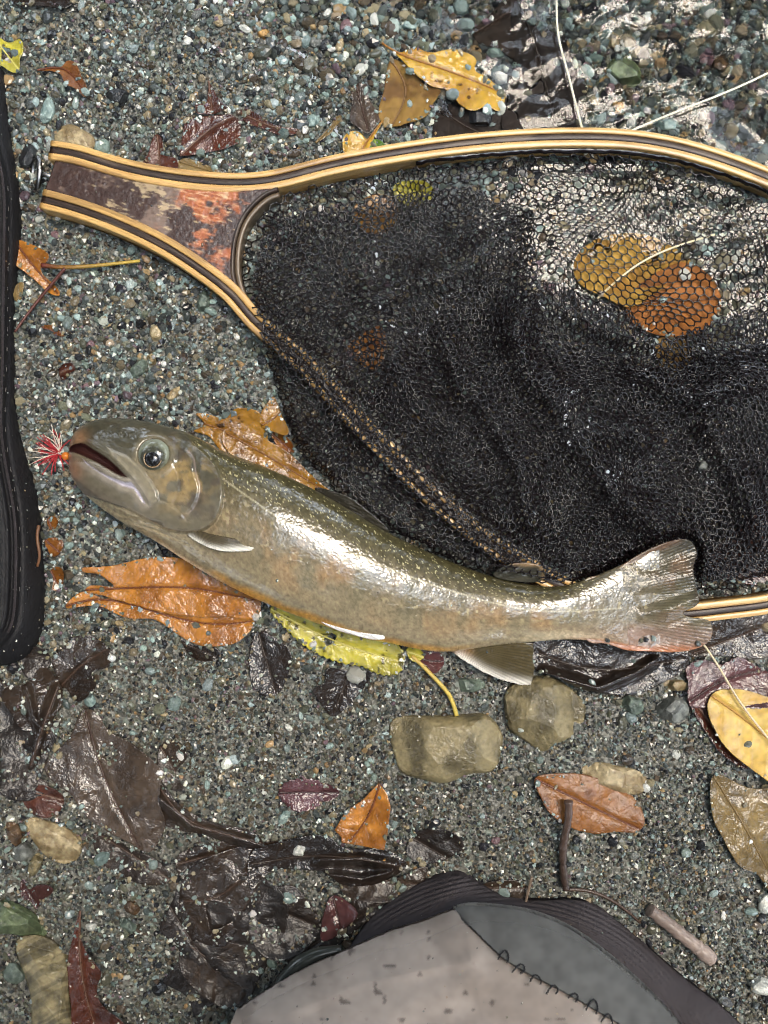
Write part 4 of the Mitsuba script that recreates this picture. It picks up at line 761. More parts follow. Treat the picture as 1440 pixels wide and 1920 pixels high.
def belly_z(k): return lambda u, v: float(gzl.mean()) + 0.0060 + k * 0.00004 * (v - 1190) * 0 + 0.0005 * np.sin(u * 0.05)
fin('pelvic_fin', [(596,1158),(640,1158),(690,1172),(722,1196),(700,1199),(660,1190),(620,1176)], (560, 1145), (0.1, 0.6), lambda u, v: float(gzl.mean()) + 0.0262 + 0 * u,
    lambda u, v, ph: mixc(lin(150, 140, 120), lin(244, 243, 240), np.exp(-(poly_dist(u, v, [(598,1160),(650,1175),(718,1196)])[0] / 14) ** 2)), rays=7)
fin('anal_fin', [(838,1212),(870,1205),(920,1200),(965,1203),(999,1206),(1001,1222),(999,1236),(1003,1252),(1000,1268),(995,1284),(975,1284),(940,1275),(905,1260),(872,1240),(850,1224)], (815, 1200), (0.0, 0.55), lambda u, v: float(gzl.mean()) + 0.0100 - 0.26 * (v - 1235) * S,
    lambda u, v, ph: mixc(mixc(lin(84, 74, 50), lin(160, 112, 58), ss(900, 850, u)), lin(240, 234, 222), np.exp(-(poly_dist(u, v, [(860,1232),(905,1260),(940,1275),(995,1286)])[0] / 11) ** 2)), rays=16, fray=0.5)
fin('adipose_fin', [(925,1078),(940,1064),(962,1057),(985,1055),(1008,1059),(1021,1069),(1022,1082),(1012,1090),(985,1092),(950,1088)], (900, 1095), (-0.6, 0.1), lambda u, v: float(gzl.mean()) + 0.017 - 0.28 * (v - 1072) * S,
    lambda u, v, ph: mixc(lin(64, 62, 52), lin(140, 116, 86), np.exp(-(poly_dist(u, v, [(962,1057),(1008,1059),(1022,1072),(1018,1086)])[0] / 4) ** 2)), rays=3)
fin('dorsal_fin', [(590,915),(625,921),(660,935),(695,962),(730,998),(718,1006),(680,985),(630,952)], (560, 905), (0.3, 0.8), lambda u, v: float(gzl.mean()) + 0.021 - 0.40 * (v - 940 - 0.55 * (u - 640)) * S,
    lambda u, v, ph: np.tile(lin(46, 43, 35), (len(u), 1)), rays=10)

# ------------------------------------------------------------------ the landing net
net = thing('landing_net', 'wooden landing net with striped rim, burl handle and black mesh bag', 'landing net')
TOPL = [(92,283),(140,291),(200,309),(265,325),(330,336),(400,343),(460,344),(520,337),(600,317),(700,296),(800,280),(900,268),(1000,261),(1100,259),(1200,265),(1300,285),(1400,318),(1500,362),(1600,430),(1690,540),(1730,690),(1715,840),(1660,960),(1580,1055),(1500,1110),(1440,1130),(1380,1138),(1310,1146),(1240,1150),(1150,1140),(1060,1098),(960,1042),(840,952),(730,846),(640,752),(560,668),(478,596),(440,552),(380,503),(300,452),(200,406),(130,382),(78,368)]
RIM = spline(TOPL, 420)
rim_ground = np.array([float(ground(np.array(a), np.array(b))) for a, b in RIM[::10]])
RG = np.interp(np.arange(420), np.arange(0, 420, 10), rim_ground); RG = np.convolve(np.pad(RG, 40, 'edge'), np.ones(81) / 81, 'valid')
RZ0 = np.maximum(RG, -0.004) + 0.0005; RTH = 0.0125
def strip(name, o0, o1, drop, bsdf, label=None, line=RIM, z0=None, hh=RTH):
    """a bent lath of the rim: from o0 to o1 (mm across, outside positive), its top lowered by drop mm"""
    z0 = RZ0 if z0 is None else z0
    cxy = W(line[:, 0], line[:, 1], z0 + hh)[:, :2]
    t = np.gradient(cxy, axis=0); t /= np.linalg.norm(t, axis=1, keepdims=True); nrm = np.stack([-t[:, 1], t[:, 0]], 1)
    r = 0.0006
    a, b, tp = o0 * 1e-3, o1 * 1e-3, hh - drop * 1e-3
    sec = [(a, 0.0006), (a, tp - r), (a + r * 0.3, tp - 0.3 * r), (a + r, tp), ((a + b) / 2, tp + 0.0001), (b - r, tp), (b - 0.3 * r, tp - 0.3 * r), (b, tp - r), (b, 0.0006)]
    n, m = len(line), len(sec)
    wob = 1 + 0.0 * np.arange(n)
    V = np.array([[*(cxy[i] + nrm[i] * s[0]), z0[i] + s[1]] for i in range(n) for s in sec])
    i, j = np.meshgrid(np.arange(n - 1), np.arange(m), indexing='ij')
    f = np.stack([i * m + j, (i + 1) * m + j, (i + 1) * m + (j + 1) % m, i * m + (j + 1) % m], -1).reshape(-1, 4)
    f = np.vstack([np.vstack([f[:, [0, 1, 2]], f[:, [0, 2, 3]]]), [[0, q, q + 1] for q in range(1, m - 1)], [[(n - 1) * m, (n - 1) * m + q + 1, (n - 1) * m + q] for q in range(1, m - 1)]])
    l = np.r_[0, np.cumsum(np.linalg.norm(np.diff(cxy, axis=0), axis=1))]
    uv = np.array([[l[i], o0 * 1e-3 + 0.07 * o0 + (s[0] - a) + (s[1])] for i in range(n) for s in sec])
    me = trimesh.Trimesh(V, f, process=False)
    return part(net, name, me, bsdf, label, smooth=True, uv=uv)
OFF = 0.6
strip('rim_strip', 1.9 + OFF, 4.6 + OFF, 0.25, 'm_pale_wood')
strip('rim_strip', -1.15 + OFF, 1.85 + OFF, 0.55, 'm_dark_wood', 'dark middle strip of the rim')
strip('rim_strip', -4.3 + OFF, -1.2 + OFF, 0.0, 'm_pale_wood')
# burl handle block between the two arms
FORK = spline([(522,356),(500,364),(476,384),(456,410),(443,445),(438,485),(440,520),(452,556),(470,590)], 40)
HAND = np.vstack([[(104,300),(92,336),(82,360)], [(130,372),(200,394),(300,440),(380,490),(440,540),(462,566)], FORK[::-1][4:], [(520,353),(460,357),(400,356),(330,349),(265,338),(200,322),(140,303)]])
hz = float(np.median(RG[:60])) + 0.0005
def hand_z(u, v): return hz + RTH - 0.0006 + 0.00012 * (F3(u, v, 0, 0.08, 2, 60) - 0.5)
V, Fc, u, v = sheet(HAND, 2.0, hand_z, RTH - 0.0015, 6)
x_ = (u - 90) * 0.93 + (v - 320) * 0.36; y_ = (v - 320) * 0.93 - (u - 90) * 0.36 * 0.6
nA = F3(x_, y_ * 1.2, 0, 0.020, 4, 61); nB = F3(x_ + 40, y_, 0, 0.05, 4, 62); nC = F3(x_, y_ * 3, 0, 0.10, 3, 63)
nD = F3(x_ * 0.5, y_ * 2.2, 0, 0.16, 4, 64)
fine = nA * 0.6 + nC * 0.15 + F3(u, v, 0, 0.07, 4, 65) * 0.25
col = mixc(lin(46, 30, 27), lin(70, 49, 42), nB)
col = mixc(col, lin(122, 102, 90), ss(0.44, 0.56, fine + 0.22 * np.exp(-((x_ - 225) / 48) ** 2) - 0.14) * 0.85)
org = ss(0.42, 0.54, fine + 0.30 * np.exp(-((x_ - 318) / 66) ** 2 - ((y_ + 22) / 46) ** 2) - 0.14)
col = mixc(col, mixc(lin(160, 84, 42), lin(196, 140, 98), ss(0.45, 0.75, nD * 0.6 + nC * 0.4)), org * ss(215, 255, x_) * 0.95)
cream = ss(0.56, 0.64, nB * 0.5 + nD * 0.3 + nC * 0.2 + 0.12 * np.exp(-((x_ - 185) / 60) ** 2 - ((y_ + 20) / 30) ** 2) - 0.02) * ss(40, 90, x_)
col = mixc(col, lin(204, 180, 140), cream * 0.5)
col = col * (0.80 + 0.40 * nD[:, None])
part(net, 'handle_inlay', (V, Fc), 'm_burl', 'mottled brown, taupe and orange burl panel of the handle', smooth=30 if False else True, color=np.vstack([col, col]))
fl = np.stack([np.interp(np.linspace(0, 1, 60), np.linspace(0, 1, 40), FORK[:, k]) for k in (0, 1)], 1)
strip('fork_strip', -1.7, 0.2, 0.2, 'm_dark_wood', 'curved strip lining the fork', line=fl, z0=np.full(60, hz), hh=RTH)
strip('fork_strip', 0.3, 2.6, 1.6, 'm_fork', line=fl, z0=np.full(60, hz), hh=RTH)
a_ = np.linspace(0, 2 * np.pi, 49)
rc = W(68, 326, 0.008)
ringp = rc + np.stack([0.0040 * np.cos(a_) * 0.85, 0.0074 * np.sin(a_), 0.0050 * np.cos(a_)], 1)
part(net, 'ring', tube(ringp, 0.00125, 10, False), 'm_metal', smooth=True)
part(net, 'ring_screw', tube([W(76, 326, 0.0075), W(96, 330, 0.0075)], 0.0012, 8), 'm_metal', smooth=True)
# mesh bag
BAG = [(497,395),(520,372),(560,352),(640,338),(740,318),(840,304),(940,294),(1040,288),(1120,288),(1210,296),(1300,318),(1390,352),(1470,390),(1560,450),(1640,560),(1680,690),(1660,830),(1600,940),(1520,1035),(1440,1085),(1380,1106),(1310,1118),(1255,1124),(1180,1120),(1100,1098),(1040,1094),(930,1088),(820,1045),(740,1005),(690,972),(640,935),(600,890),(560,850),(545,815),(520,740),(500,670),(480,604),(452,520),(456,470),(472,430)]
bagp = shapely.Polygon(spline(BAG, 200, True)).buffer(0); shapely.prepare(bagp)
CORE = shapely.Polygon([(500,400),(700,370),(880,345),(1000,395),(1010,520),(1180,580),(1230,640),(1440,560),(1560,600),(1600,900),(1440,1090),(1100,1100),(860,1060),(690,970),(560,850),(500,680),(470,520)]); shapely.prepare(CORE)
DENSE = shapely.Polygon([(760,600),(930,500),(1010,560),(1060,640),(1200,690),(1440,640),(1560,700),(1560,1000),(1400,1080),(1120,1090),(960,1020),(820,880),(700,760)]); shapely.prepare(DENSE)
rim_tree = cKDTree(RIM)
RIMLOW = RIM[(RIM[:, 0] < 1440) & (RIM[:, 1] > 560) & (RIM[:, 0] > 470)]
FOLDS = [([(1000,395),(1006,470),(1000,560),(965,640)], 0.016, 24), ([(480,440),(600,560),(720,640),(800,760),(900,900)], 0.008, 36), ([(1010,560),(1140,610),(1280,650),(1440,650)], 0.013, 26), ([(960,600),(990,720),(1080,790),(1190,830)], 0.014, 26),
         ([(1190,700),(1290,740),(1400,720)], 0.010, 22), ([(1080,830),(1150,930),(1260,1010)], 0.012, 26), ([(700,560),(820,520),(940,440)], 0.009, 24), ([(560,640),(660,800),(820,960)], 0.006, 22), ([(1000,400),(1150,350),(1300,345),(1440,390)], 0.004, 14), ([(1130,560),(1260,510),(1440,490)], 0.008, 18),
         ([(830,640),(900,760),(960,860),(1000,980)], 0.010, 24), ([(1330,800),(1400,900),(1420,1010)], 0.010, 22)]
def net_z(u, v, layer):
    g = np.maximum(ground(u, v), -0.002)
    z = np.full(u.shape, 0.0042) + 0.0014 * layer
    for ln, amp, wd in FOLDS:
        z = z + amp * (1.2 if layer == 0 else 0.35) * np.exp(-(poly_dist(u + 30 * (N3(u, v, layer, 0.012, 70) - 0.5), v + 30 * (N3(u, v, layer, 0.012, 71) - 0.5), ln)[0] / wd) ** 2)
    core = ss(-30, 40, -shapely.distance(shapely.points(u, v), CORE) + 30 * shapely.contains_xy(CORE, u, v))
    if layer == 0:
        z = z + core * (0.004 + 0.016 * (1 - np.abs(N3(u * 0.6 + v * 0.5, v * 0.9 - u * 0.7, 0, 0.0075, 72) - 0.5) * 2) ** 2 + 0.006 * N3(u, v, 0, 0.016, 74))
    else:
        z = z + core * 0.005 * N3(u, v, layer, 0.010, 75)
    e = shapely.distance(shapely.points(u, v), bagp.exterior)
    upper = (v < 430) | (u > 1480)
    dr_ = poly_dist(u, v, RIMLOW)[0]
    ir = rim_tree.query(np.stack([u, v], -1))[1]
    w_ = np.exp(-(np.maximum(dr_ - 22, 0) / 12) ** 2) * (dr_ < 70)
    z = np.maximum(g + z, (RZ0[ir] + RTH + 0.0010 + 0.0006 * layer) * w_ + (g + 0.002) * (1 - w_))
    at_rim = np.where(upper, np.exp(-(e / 22) ** 2), 0)
    z = z * (1 - at_rim) + (RZ0.mean() + 0.008) * at_rim
    ef = ss(-2, 22, e); ef = np.maximum(ef, w_)
    z = np.where(upper, z, z * ef + (g + 0.0022) * (1 - ef))
    under = ss(30, 4, shapely.distance(shapely.points(u, v), tail_poly))
    return np.minimum(z, np.where(under > 0, 0.006 + (1 - under) * 0.02, 1.0))
tail_poly = shapely.Polygon(TAIL); shapely.prepare(tail_poly)
def hexnet(layer, poly, a_px, ang, seed, rad, squash=(1, 1), jit=0.035):
    r = np.random.default_rng(seed)
    x0, y0, x1, y1 = poly.bounds; cx, cy = (x0 + x1) / 2, (y0 + y1) / 2; R = math.hypot(x1 - x0, y1 - y0) / 2 + 60
    cw, chh = a_px * math.sqrt(3), a_px * 1.5
    ni, nj = int(2 * R / cw / squash[0]) + 2, int(2 * R / chh / squash[1]) + 2
    I, J = np.meshgrid(np.arange(ni), np.arange(nj), indexing='ij')
    bx = I * cw + (J % 2) * cw / 2; by = J * chh
    A_ = np.stack([bx, by - a_px * 0.5], -1); B_ = np.stack([bx, by + a_px * 0.5], -1)     # two nodes per cell
    nid = lambda i, j, k: (i * nj + j) * 2 + k
    P = np.stack([A_, B_], 2).reshape(-1, 2)
    E = []
    E.append(np.stack([nid(I, J, 0), nid(I, J, 1)], -1).reshape(-1, 2))
    for di in (0, 1):
        i2 = I + np.where(J % 2 == 1, di, di - 1); ok = (i2 >= 0) & (i2 < ni) & (J + 1 < nj)
        E.append(np.stack([nid(I, J, 1)[ok], nid(i2, J + 1, 0)[ok]], -1))
    E = np.vstack(E)
    P = (P - P.mean(0)) * np.array(squash) + r.normal(0, jit * a_px, P.shape)
    c_, s_ = math.cos(ang), math.sin(ang); P = P @ np.array([[c_, s_], [-s_, c_]]) + [cx, cy]
    q = P.copy()
    for k in (0, 1): q[:, k] += 24 * (N3(P[:, 0], P[:, 1], layer, 0.0075, 80 + k + 5 * layer) - 0.5) * 2 * ss(0, 80, 300 - np.hypot(P[:, 0] - 1260, P[:, 1] - 330) * 0.0) + 8 * (N3(P[:, 0], P[:, 1], layer, 0.022, 90 + k) - 0.5)
    m = shapely.contains_xy(poly, q[:, 0], q[:, 1])
    E = E[m[E].all(1)]
    keep = np.unique(E); mp = np.full(len(q), -1); mp[keep] = np.arange(len(keep)); E = mp[E]; q = q[keep]
    z = net_z(q[:, 0], q[:, 1], layer) + r.normal(0, 0.00015, len(q))
    X = W(q[:, 0], q[:, 1], z)
    p0, p1 = X[E[:, 0]], X[E[:, 1]]
    t = p1 - p0; L = np.linalg.norm(t, axis=1, keepdims=True); ok = (L[:, 0] < a_px * S * 4); p0, p1, t = p0[ok], p1[ok], t[ok] / (L[ok] + 1e-9)
    n = len(p0); a = np.cross(t, np.array([0.03, 0.05, 1.0])); a /= np.linalg.norm(a, axis=1, keepdims=True) + 1e-9; b = np.cross(t, a)
    w4 = np.arange(5) * 2 * np.pi / 5 + 0.3
    off = np.cos(w4)[None, :, None] * a[:, None] + np.sin(w4)[None, :, None] * b[:, None]
    V = np.stack([p0[:, None] + off * rad, (p0[:, None] + p1[:, None]) / 2 + off * rad * 0.72, p1[:, None] + off * rad], 1).reshape(-1, 3)
    f = []
    for s0 in (0, 1):
        for j in range(5):
            f += [[s0 * 5 + j, s0 * 5 + (j + 1) % 5, (s0 + 1) * 5 + (j + 1) % 5], [s0 * 5 + j, (s0 + 1) * 5 + (j + 1) % 5, (s0 + 1) * 5 + j]]
    Fc = (np.array(f)[None] + (np.arange(n) * 15)[:, None, None]).reshape(-1, 3)
    return V, Fc
layers = [hexnet(0, bagp, 8.9, 0.15, 1, 0.00039),
    hexnet(1, bagp.intersection(CORE), 8.9, 0.5, 2, 0.00042), hexnet(2, bagp.intersection(CORE), 8.9, -0.3, 3, 0.00044, (0.8, 1)), hexnet(3, bagp.intersection(DENSE), 9.2, 1.1, 4, 0.00055, (0.8, 0.7))]
k = part(net, 'mesh_bag', cat(layers), 'm_net', 'black knotless hexagonal mesh bag, wet and crumpled', smooth=True)
labels[k]['kind'] = 'stuff'
rd = np.random.default_rng(77)
lv_ = layers[0][0].reshape(-1, 15, 3)[:, :5].mean(1)
lu = lv_[:, 0] / (S * (H - lv_[:, 2]) / H) + 720; lw = 960 - lv_[:, 1] / (S * (H - lv_[:, 2]) / H)
pk = np.flatnonzero(shapely.contains_xy(CORE, lu, lw) & (F3(lu, lw, 0, 0.02, 2, 120) > 0.47)); pk = rd.choice(pk, min(1100, len(pk)), replace=False)
dm_ = trimesh.creation.icosphere(1); dr0 = rd.lognormal(-0.1, 0.35, len(pk)) * 0.00055
dV = (dm_.vertices[None] * (dr0[:, None, None] * np.stack([rd.uniform(0.8, 1.7, len(pk)), rd.uniform(0.8, 1.3, len(pk)), np.full(len(pk), 0.7)], 1)[:, None]) + (lv_[pk] + [0, 0, 0.0003])[:, None]).reshape(-1, 3)
dF = (dm_.faces[None] + (np.arange(len(pk)) * len(dm_.vertices))[:, None, None]).reshape(-1, 3)
k = part(net, 'water_drops', (dV, dF), 'm_drop', 'water drops clinging to the mesh', smooth=True); labels[k]['kind'] = 'stuff'
edge_in = RIM[(np.arange(420) > 70) & (np.arange(420) < 250)]
ctr_ = np.array([1100.0, 700.0]); dirv = ctr_ - edge_in; dirv /= np.linalg.norm(dirv, axis=1, keepdims=True)
bl = edge_in + dirv * 22
rb = np.random.default_rng(8)
bz = RZ0[70 + 1:250][:len(bl)] + 0.0085
part(net, 'binding_cord', tube(W(bl[:, 0], bl[:, 1], bz) + rb.normal(0, 0.0002, (len(bl), 3)), 0.0016, 8), 'm_net', smooth=True)

# ------------------------------------------------------------------ stalks and twigs
def stalk(label, pts, r0, r1, z, c0, c1=None, name='grass_stalk', category='grass stalk', n=50, zs=None, bsdf='m_stalk', kink=0.0, seed=0):
    p = spline(pts, n); zz = np.interp(np.linspace(0, 1, n), np.linspace(0, 1, len(z)), z) + np.maximum(ground(p[:, 0], p[:, 1]), -0.0005)
    rr = np.linspace(r0, r1, n) * (1 + kink * (N3(np.arange(n) * 0.5, 0, seed, 1, 33) - 0.5))
    v, f = tube(W(p[:, 0], p[:, 1], zz), rr, 8)
    c1 = c0 if c1 is None else c1
    t = np.r_[np.repeat(np.linspace(0, 1, n), 8), 0, 1][:, None]
    k = thing(name, label, category)
    scene[k] = mikit.ply((v, f), bsdf, smooth=True, color=(c0 * (1 - t) + c1 * t) * (0.8 + 0.4 * F3(v[:, 0], v[:, 1], v[:, 2], 700, 3, seed)[:, None]))
stalk('pale curved grass stalk running from the top edge under the net rim', [(1044,-20),(1046,60),(1060,120),(1078,190),(1098,262),(1112,296)], 0.00045, 0.0006, [0.008, 0.006, 0.004, 0.0035, 0.003], lin(226, 220, 196))
stalk('pale grass stalk from the right edge under the net rim over the water', [(1470,122),(1380,165),(1280,205),(1200,238),(1140,266),(1095,290)], 0.0005, 0.0005, [0.010, 0.008, 0.006, 0.004, 0.003], lin(228, 224, 204))
stalk('pale straw under the net mesh across the orange leaf', [(1120,560),(1190,500),(1260,465),(1340,440)], 0.0005, 0.0005, [0.003, 0.0035, 0.003], lin(226, 214, 180))
stalk('thin pale stalk from under the fish tail over the yellow oval leaf', [(1310,1196),(1343,1243),(1377,1300),(1410,1347),(1470,1420)], 0.0005, 0.0005, [0.008, 0.009, 0.0095, 0.0095, 0.009], lin(206, 190, 156))
stalk('yellow leaf stem with a dark red end below the net handle', [(78,497),(118,501),(190,497),(262,489)], 0.0011, 0.0007, [0.005, 0.005, 0.004, 0.003], lin(92, 34, 30), lin(196, 168, 74), 'leaf_stem', 'stem')
stalk('dark red brown leaf stem slanting down beside the black bag', [(122,503),(80,553),(42,602),(28,622)], 0.0008, 0.0006, [0.006, 0.004, 0.004], lin(84, 46, 38), None, 'leaf_stem', 'stem')
stalk('curved yellow stem below the torn maroon leaf', [(772,1230),(797,1253),(820,1277),(843,1305),(856,1342)], 0.0009, 0.0010, [0.004, 0.004, 0.004, 0.003], lin(176, 150, 74), lin(200, 178, 84), 'leaf_stem', 'stem')
stalk('upright dark brown twig piercing the rust orange leaf', [(1066,1502),(1065,1540),(1057,1580),(1057,1640),(1062,1668)], 0.0019, 0.0016, [0.011, 0.009, 0.005, 0.004, 0.004], lin(82, 66, 58), lin(56, 44, 38), 'twig', 'twig', kink=0.4, seed=3)
stalk('short thin twig left of the upright dark twig', [(997,1645),(985,1694)], 0.0007, 0.0006, [0.004, 0.004], lin(120, 104, 90), None, 'twig', 'twig', n=12)
stalk('thick grey twig piece beside the black cloth at lower right', [(1218,1706),(1250,1730),(1282,1756),(1312,1780),(1336,1800)], 0.0028, 0.0034, [0.006, 0.006, 0.006], lin(112, 98, 90), lin(150, 134, 124), 'twig', 'twig', kink=0.35, seed=5)
stalk('thin brown root running under the black cloth edge', [(1065,1668),(1100,1670),(1150,1690),(1200,1730)], 0.0009, 0.0006, [0.003, 0.003, 0.003], lin(66, 50, 40), None, 'twig', 'twig', seed=6)
stalk('small brown twig along the black bag edge', [(73,985),(70,1010),(74,1040),(70,1062)], 0.0008, 0.0006, [0.012, 0.012, 0.01], lin(104, 70, 46), None, 'twig', 'twig', n=16, seed=7)

# ------------------------------------------------------------------ the fly in front of the mouth
fly = thing('fishing_fly', 'small red and white hair fly hooked at the fish mouth', 'fishing fly')
rf_ = np.random.default_rng(12)
def fibres(n, ctr, lens, spread, ang0, rad, seed):
    r = np.random.default_rng(seed); out = []
    for _ in range(n):
        a = math.radians(ang0 + r.normal(0, spread)); L = r.uniform(*lens); e = r.uniform(-0.2, 0.9)
        p = np.array([[ctr[0], ctr[1], 0.0085], [ctr[0] + 0.5 * L * math.cos(a), ctr[1] + 0.5 * L * math.sin(a), 0.0095 + 0.004 * e], [ctr[0] + L * math.cos(a + r.normal(0, .15)), ctr[1] + L * math.sin(a + r.normal(0, .15)), 0.0085 + 0.006 * e]])
        q = spline(p, 8); out.append(tube(W(q[:, 0], q[:, 1], q[:, 2]), np.linspace(rad, rad * 0.5, 8), 5))
    return cat(out)
part(fly, 'hackle', fibres(34, (110, 850), (16, 50), 58, 180, 0.00038, 1), 'm_red', 'red hackle fibres', smooth=True)
part(fly, 'wing', fibres(16, (114, 850), (28, 62), 85, 175, 0.00028, 2), 'm_white_fibre', 'white wing fibres', smooth=True)
bm = trimesh.creation.icosphere(2, 0.0019)
part(fly, 'bead', (bm.vertices + W(123, 855, 0.0095), bm.faces), 'm_bead', 'small amber bead', smooth=True)
hk = spline([(108,851,0.009),(122,855,0.0095),(134,862,0.0105),(140,868,0.013),(137,874,0.015)], 24)
part(fly, 'hook', tube(W(hk[:, 0], hk[:, 1], hk[:, 2]), 0.00035, 6), 'm_metal', smooth=True)

# ------------------------------------------------------------------ black bag at the left edge
bag = thing('black_bag', 'black bag with a raised seam and sand specks along the left edge', 'bag')
BE = spline([(2,128),(12,230),(26,320),(35,400),(32,480),(24,560),(22,660),(24,760),(38,840),(58,900),(70,960),(76,1040),(80,1100),(76,1170),(62,1212),(34,1240),(-10,1250)], 120)
BP = np.vstack([BE, [(-420,1250),(-420,128)]])
SEAM = spline([(-20,240),(4,330),(8,420),(6,560),(4,700),(2,800),(12,880),(26,960),(30,1040),(28,1120),(18,1180),(-10,1215)], 80)
def bag_z(u, v):
    e = poly_dist(u, v, BE)[0]
    z = 0.004 + 0.026 * (1 - np.exp(-(e / 60.0))) + 0.018 * ss(60, 300, e)
    d = poly_dist(u, v, SEAM)[0]; d2 = poly_dist(u + 14, v, SEAM)[0]
    return z + 0.0022 * np.exp(-(d / 4.5) ** 2) - 0.0015 * np.exp(-((d - 9) / 4) ** 2) + 0.0018 * np.exp(-(d2 / 5) ** 2) + 0.0012 * (F3(u, v, 0, 0.02, 3, 100) - 0.5) + ground(u, v)
V, Fc, u, v = sheet(BP, 4.0, bag_z, 0.008 + 0 * 1.0, 9)
part(bag, 'shell', (V, Fc), 'm_black', smooth=True)
sm = SEAM[4:-3]; part(bag, 'piping', tube(W(sm[:, 0], sm[:, 1], bag_z(sm[:, 0], sm[:, 1]) + 0.0002), 0.0006, 8), 'm_neoprene', smooth=True, uv=None)
stv = []
for i in range(9, 70, 3):
    p = SEAM[i] + [8, 0]; q = SEAM[i + 1] + [8, 0]
    stv.append(tube([W(*p, bag_z(np.array(p[0]), np.array(p[1])) + 0.0001), W(*(p * 0.35 + q * 0.65), bag_z(np.array(q[0]), np.array(q[1])) + 0.0002)], 0.00016, 5))
part(bag, 'stitching', cat(stv), 'm_thread', 'pale seam stitching', smooth=True); labels[list(labels)[-1]]['kind'] = 'stuff'

# ------------------------------------------------------------------ the kneeling wader leg at the bottom edge
leg = thing('wader_leg', 'blurred taupe wader knee with grey stitched band and black cloth, bottom edge', 'wader')
def uvm(u, v, n): return np.vstack([np.stack([u, v], 1) * S] * 2)
BLK = spline([(420,2040),(470,1930),(560,1850),(640,1795),(690,1728),(740,1685),(790,1656),(845,1642),(890,1652),(925,1672),(970,1686),(1030,1688),(1095,1690),(1150,1722),(1210,1772),(1290,1840),(1350,1885),(1420,1960),(1470,2060)], 120)
def blk_z(u, v):
    e = poly_dist(u, v, BLK)[0]
    return ground(u, v) + 0.003 + 0.020 * (1 - np.exp(-e / 45)) + 0.004 * np.exp(-(poly_dist(u, v, [(740,1800),(830,1690),(860,1650)])[0] / 30) ** 2) + 0.002 * (F3(u, v, 0, 0.02, 3, 110) - 0.5)
V, Fc, u, v = sheet(np.vstack([BLK, [(1600,2500),(300,2500)]]), 5.0, blk_z, 0.01, 10)
ang = np.hypot(u - 950, v - 2080)
part(leg, 'black_cloth', (V, Fc), 'm_neoprene', 'ribbed black cloth under the knee', smooth=True, uv=np.vstack([np.stack([ang * S, u * S], 1)] * 2))
KN = (905.0, 2330.0)
KOUT = spline([(440,1905),(470,1885),(560,1830),(660,1786),(740,1752),(810,1728),(850,1712),(880,1705),(940,1708),(1000,1718),(1070,1746),(1130,1786),(1190,1836),(1260,1905),(1340,2010),(1400,2120)], 120)
def knee_z(u, v):
    e = poly_dist(u, v, KOUT)[0]
    t = np.clip(e / 420, 0, 1)
    return ground(u, v) + 0.028 + 0.080 * np.sqrt(1 - (1 - t) ** 2) + (0.0040 * (F3(u, v, 0, 0.008, 3, 111) - 0.5) + 0.0022 * (N3(u * 0.35 + v * 0.6, v * 0.3, 0, 0.03, 116) - 0.5)) * ss(0, 60, e) + 0.0016 * np.exp(-(poly_dist(u, v, [(540,1895),(700,1836),(880,1800)])[0] / 14) ** 2) * ss(0, 60, e)
TAU = np.vstack([spline([(440,1905),(470,1885),(560,1830),(660,1786),(740,1752),(810,1730),(862,1716),(900,1752),(940,1790),(990,1822),(1060,1858),(1130,1898),(1210,1950),(1300,2030)], 100), [(1330,2500),(360,2500),(400,2000)]])
V, Fc, u, v = sheet(TAU, 5.0, knee_z, 0.006, 11)
n1 = F3(u, v, 0, 0.012, 4, 112); n2 = F3(u, v, 0, 0.07, 3, 113)
col = mixc(lin(152, 142, 134), lin(128, 118, 110), ss(0.35, 0.65, n1)) * (0.86 + 0.28 * n2[:, None])
sp = ss(0.88, 0.92, N3(u, v, 0, 0.06, 114)); col = mixc(col, lin(66, 58, 54), sp * 0.7)
part(leg, 'taupe_panel', (V, Fc), 'm_taupe', 'taupe fabric knee panel with dark spots', smooth=True, uv=uvm(u, v, 0), color=np.vstack([col, col]))
BAND = np.vstack([spline([(850,1710),(880,1703),(940,1706),(1000,1716),(1070,1744),(1130,1784),(1190,1834),(1260,1903),(1340,2000)], 80), spline([(1340,2060),(1300,2030),(1210,1950),(1130,1898),(1060,1858),(990,1822),(940,1790),(900,1752),(862,1716)], 80) + [0, 5]])
def band_z(u, v): return knee_z(u, v) + 0.0012
V, Fc, u, v = sheet(BAND, 4.0, band_z, 0.006, 12)
col = lin(90, 90, 88) * (0.7 + 0.6 * F3(u, v, 0, 0.05, 3, 115))[:, None]
part(leg, 'grey_band', (V, Fc), 'm_grey_mesh', 'grey woven band sewn round the taupe panel', smooth=True, uv=uvm(u, v, 0), color=np.vstack([col, col]))
BL = spline([(930,1788),(990,1826),(1060,1862),(1130,1902),(1210,1954)], 60)
rstitch = np.random.default_rng(44)
for i in range(1, 58, 7):
    p = BL[i] + rstitch.normal(0, 2.5, 2); t = BL[min(i + 1, 59)] - BL[i - 1]; t /= np.linalg.norm(t); nn = np.array([t[1], -t[0]])
    q = np.array([p - nn * rstitch.uniform(4, 14), p + nn * rstitch.uniform(5, 14) + t * rstitch.uniform(2, 8), p + nn * 2 + t * rstitch.uniform(12, 18), p - nn * rstitch.uniform(4, 9) + t * rstitch.uniform(14, 24)])
    z = np.maximum(knee_z(q[:, 0], q[:, 1]), band_z(q[:, 0], q[:, 1])) + 0.001
    pp = spline(np.c_[q, z], 10)
    part(leg, 'stitch', tube(W(pp[:, 0], pp[:, 1], pp[:, 2]), 0.00032, 6), 'm_black', smooth=True)
HKP = spline([(478,1892),(520,1850),(556,1815),(600,1790),(640,1782)], 24)
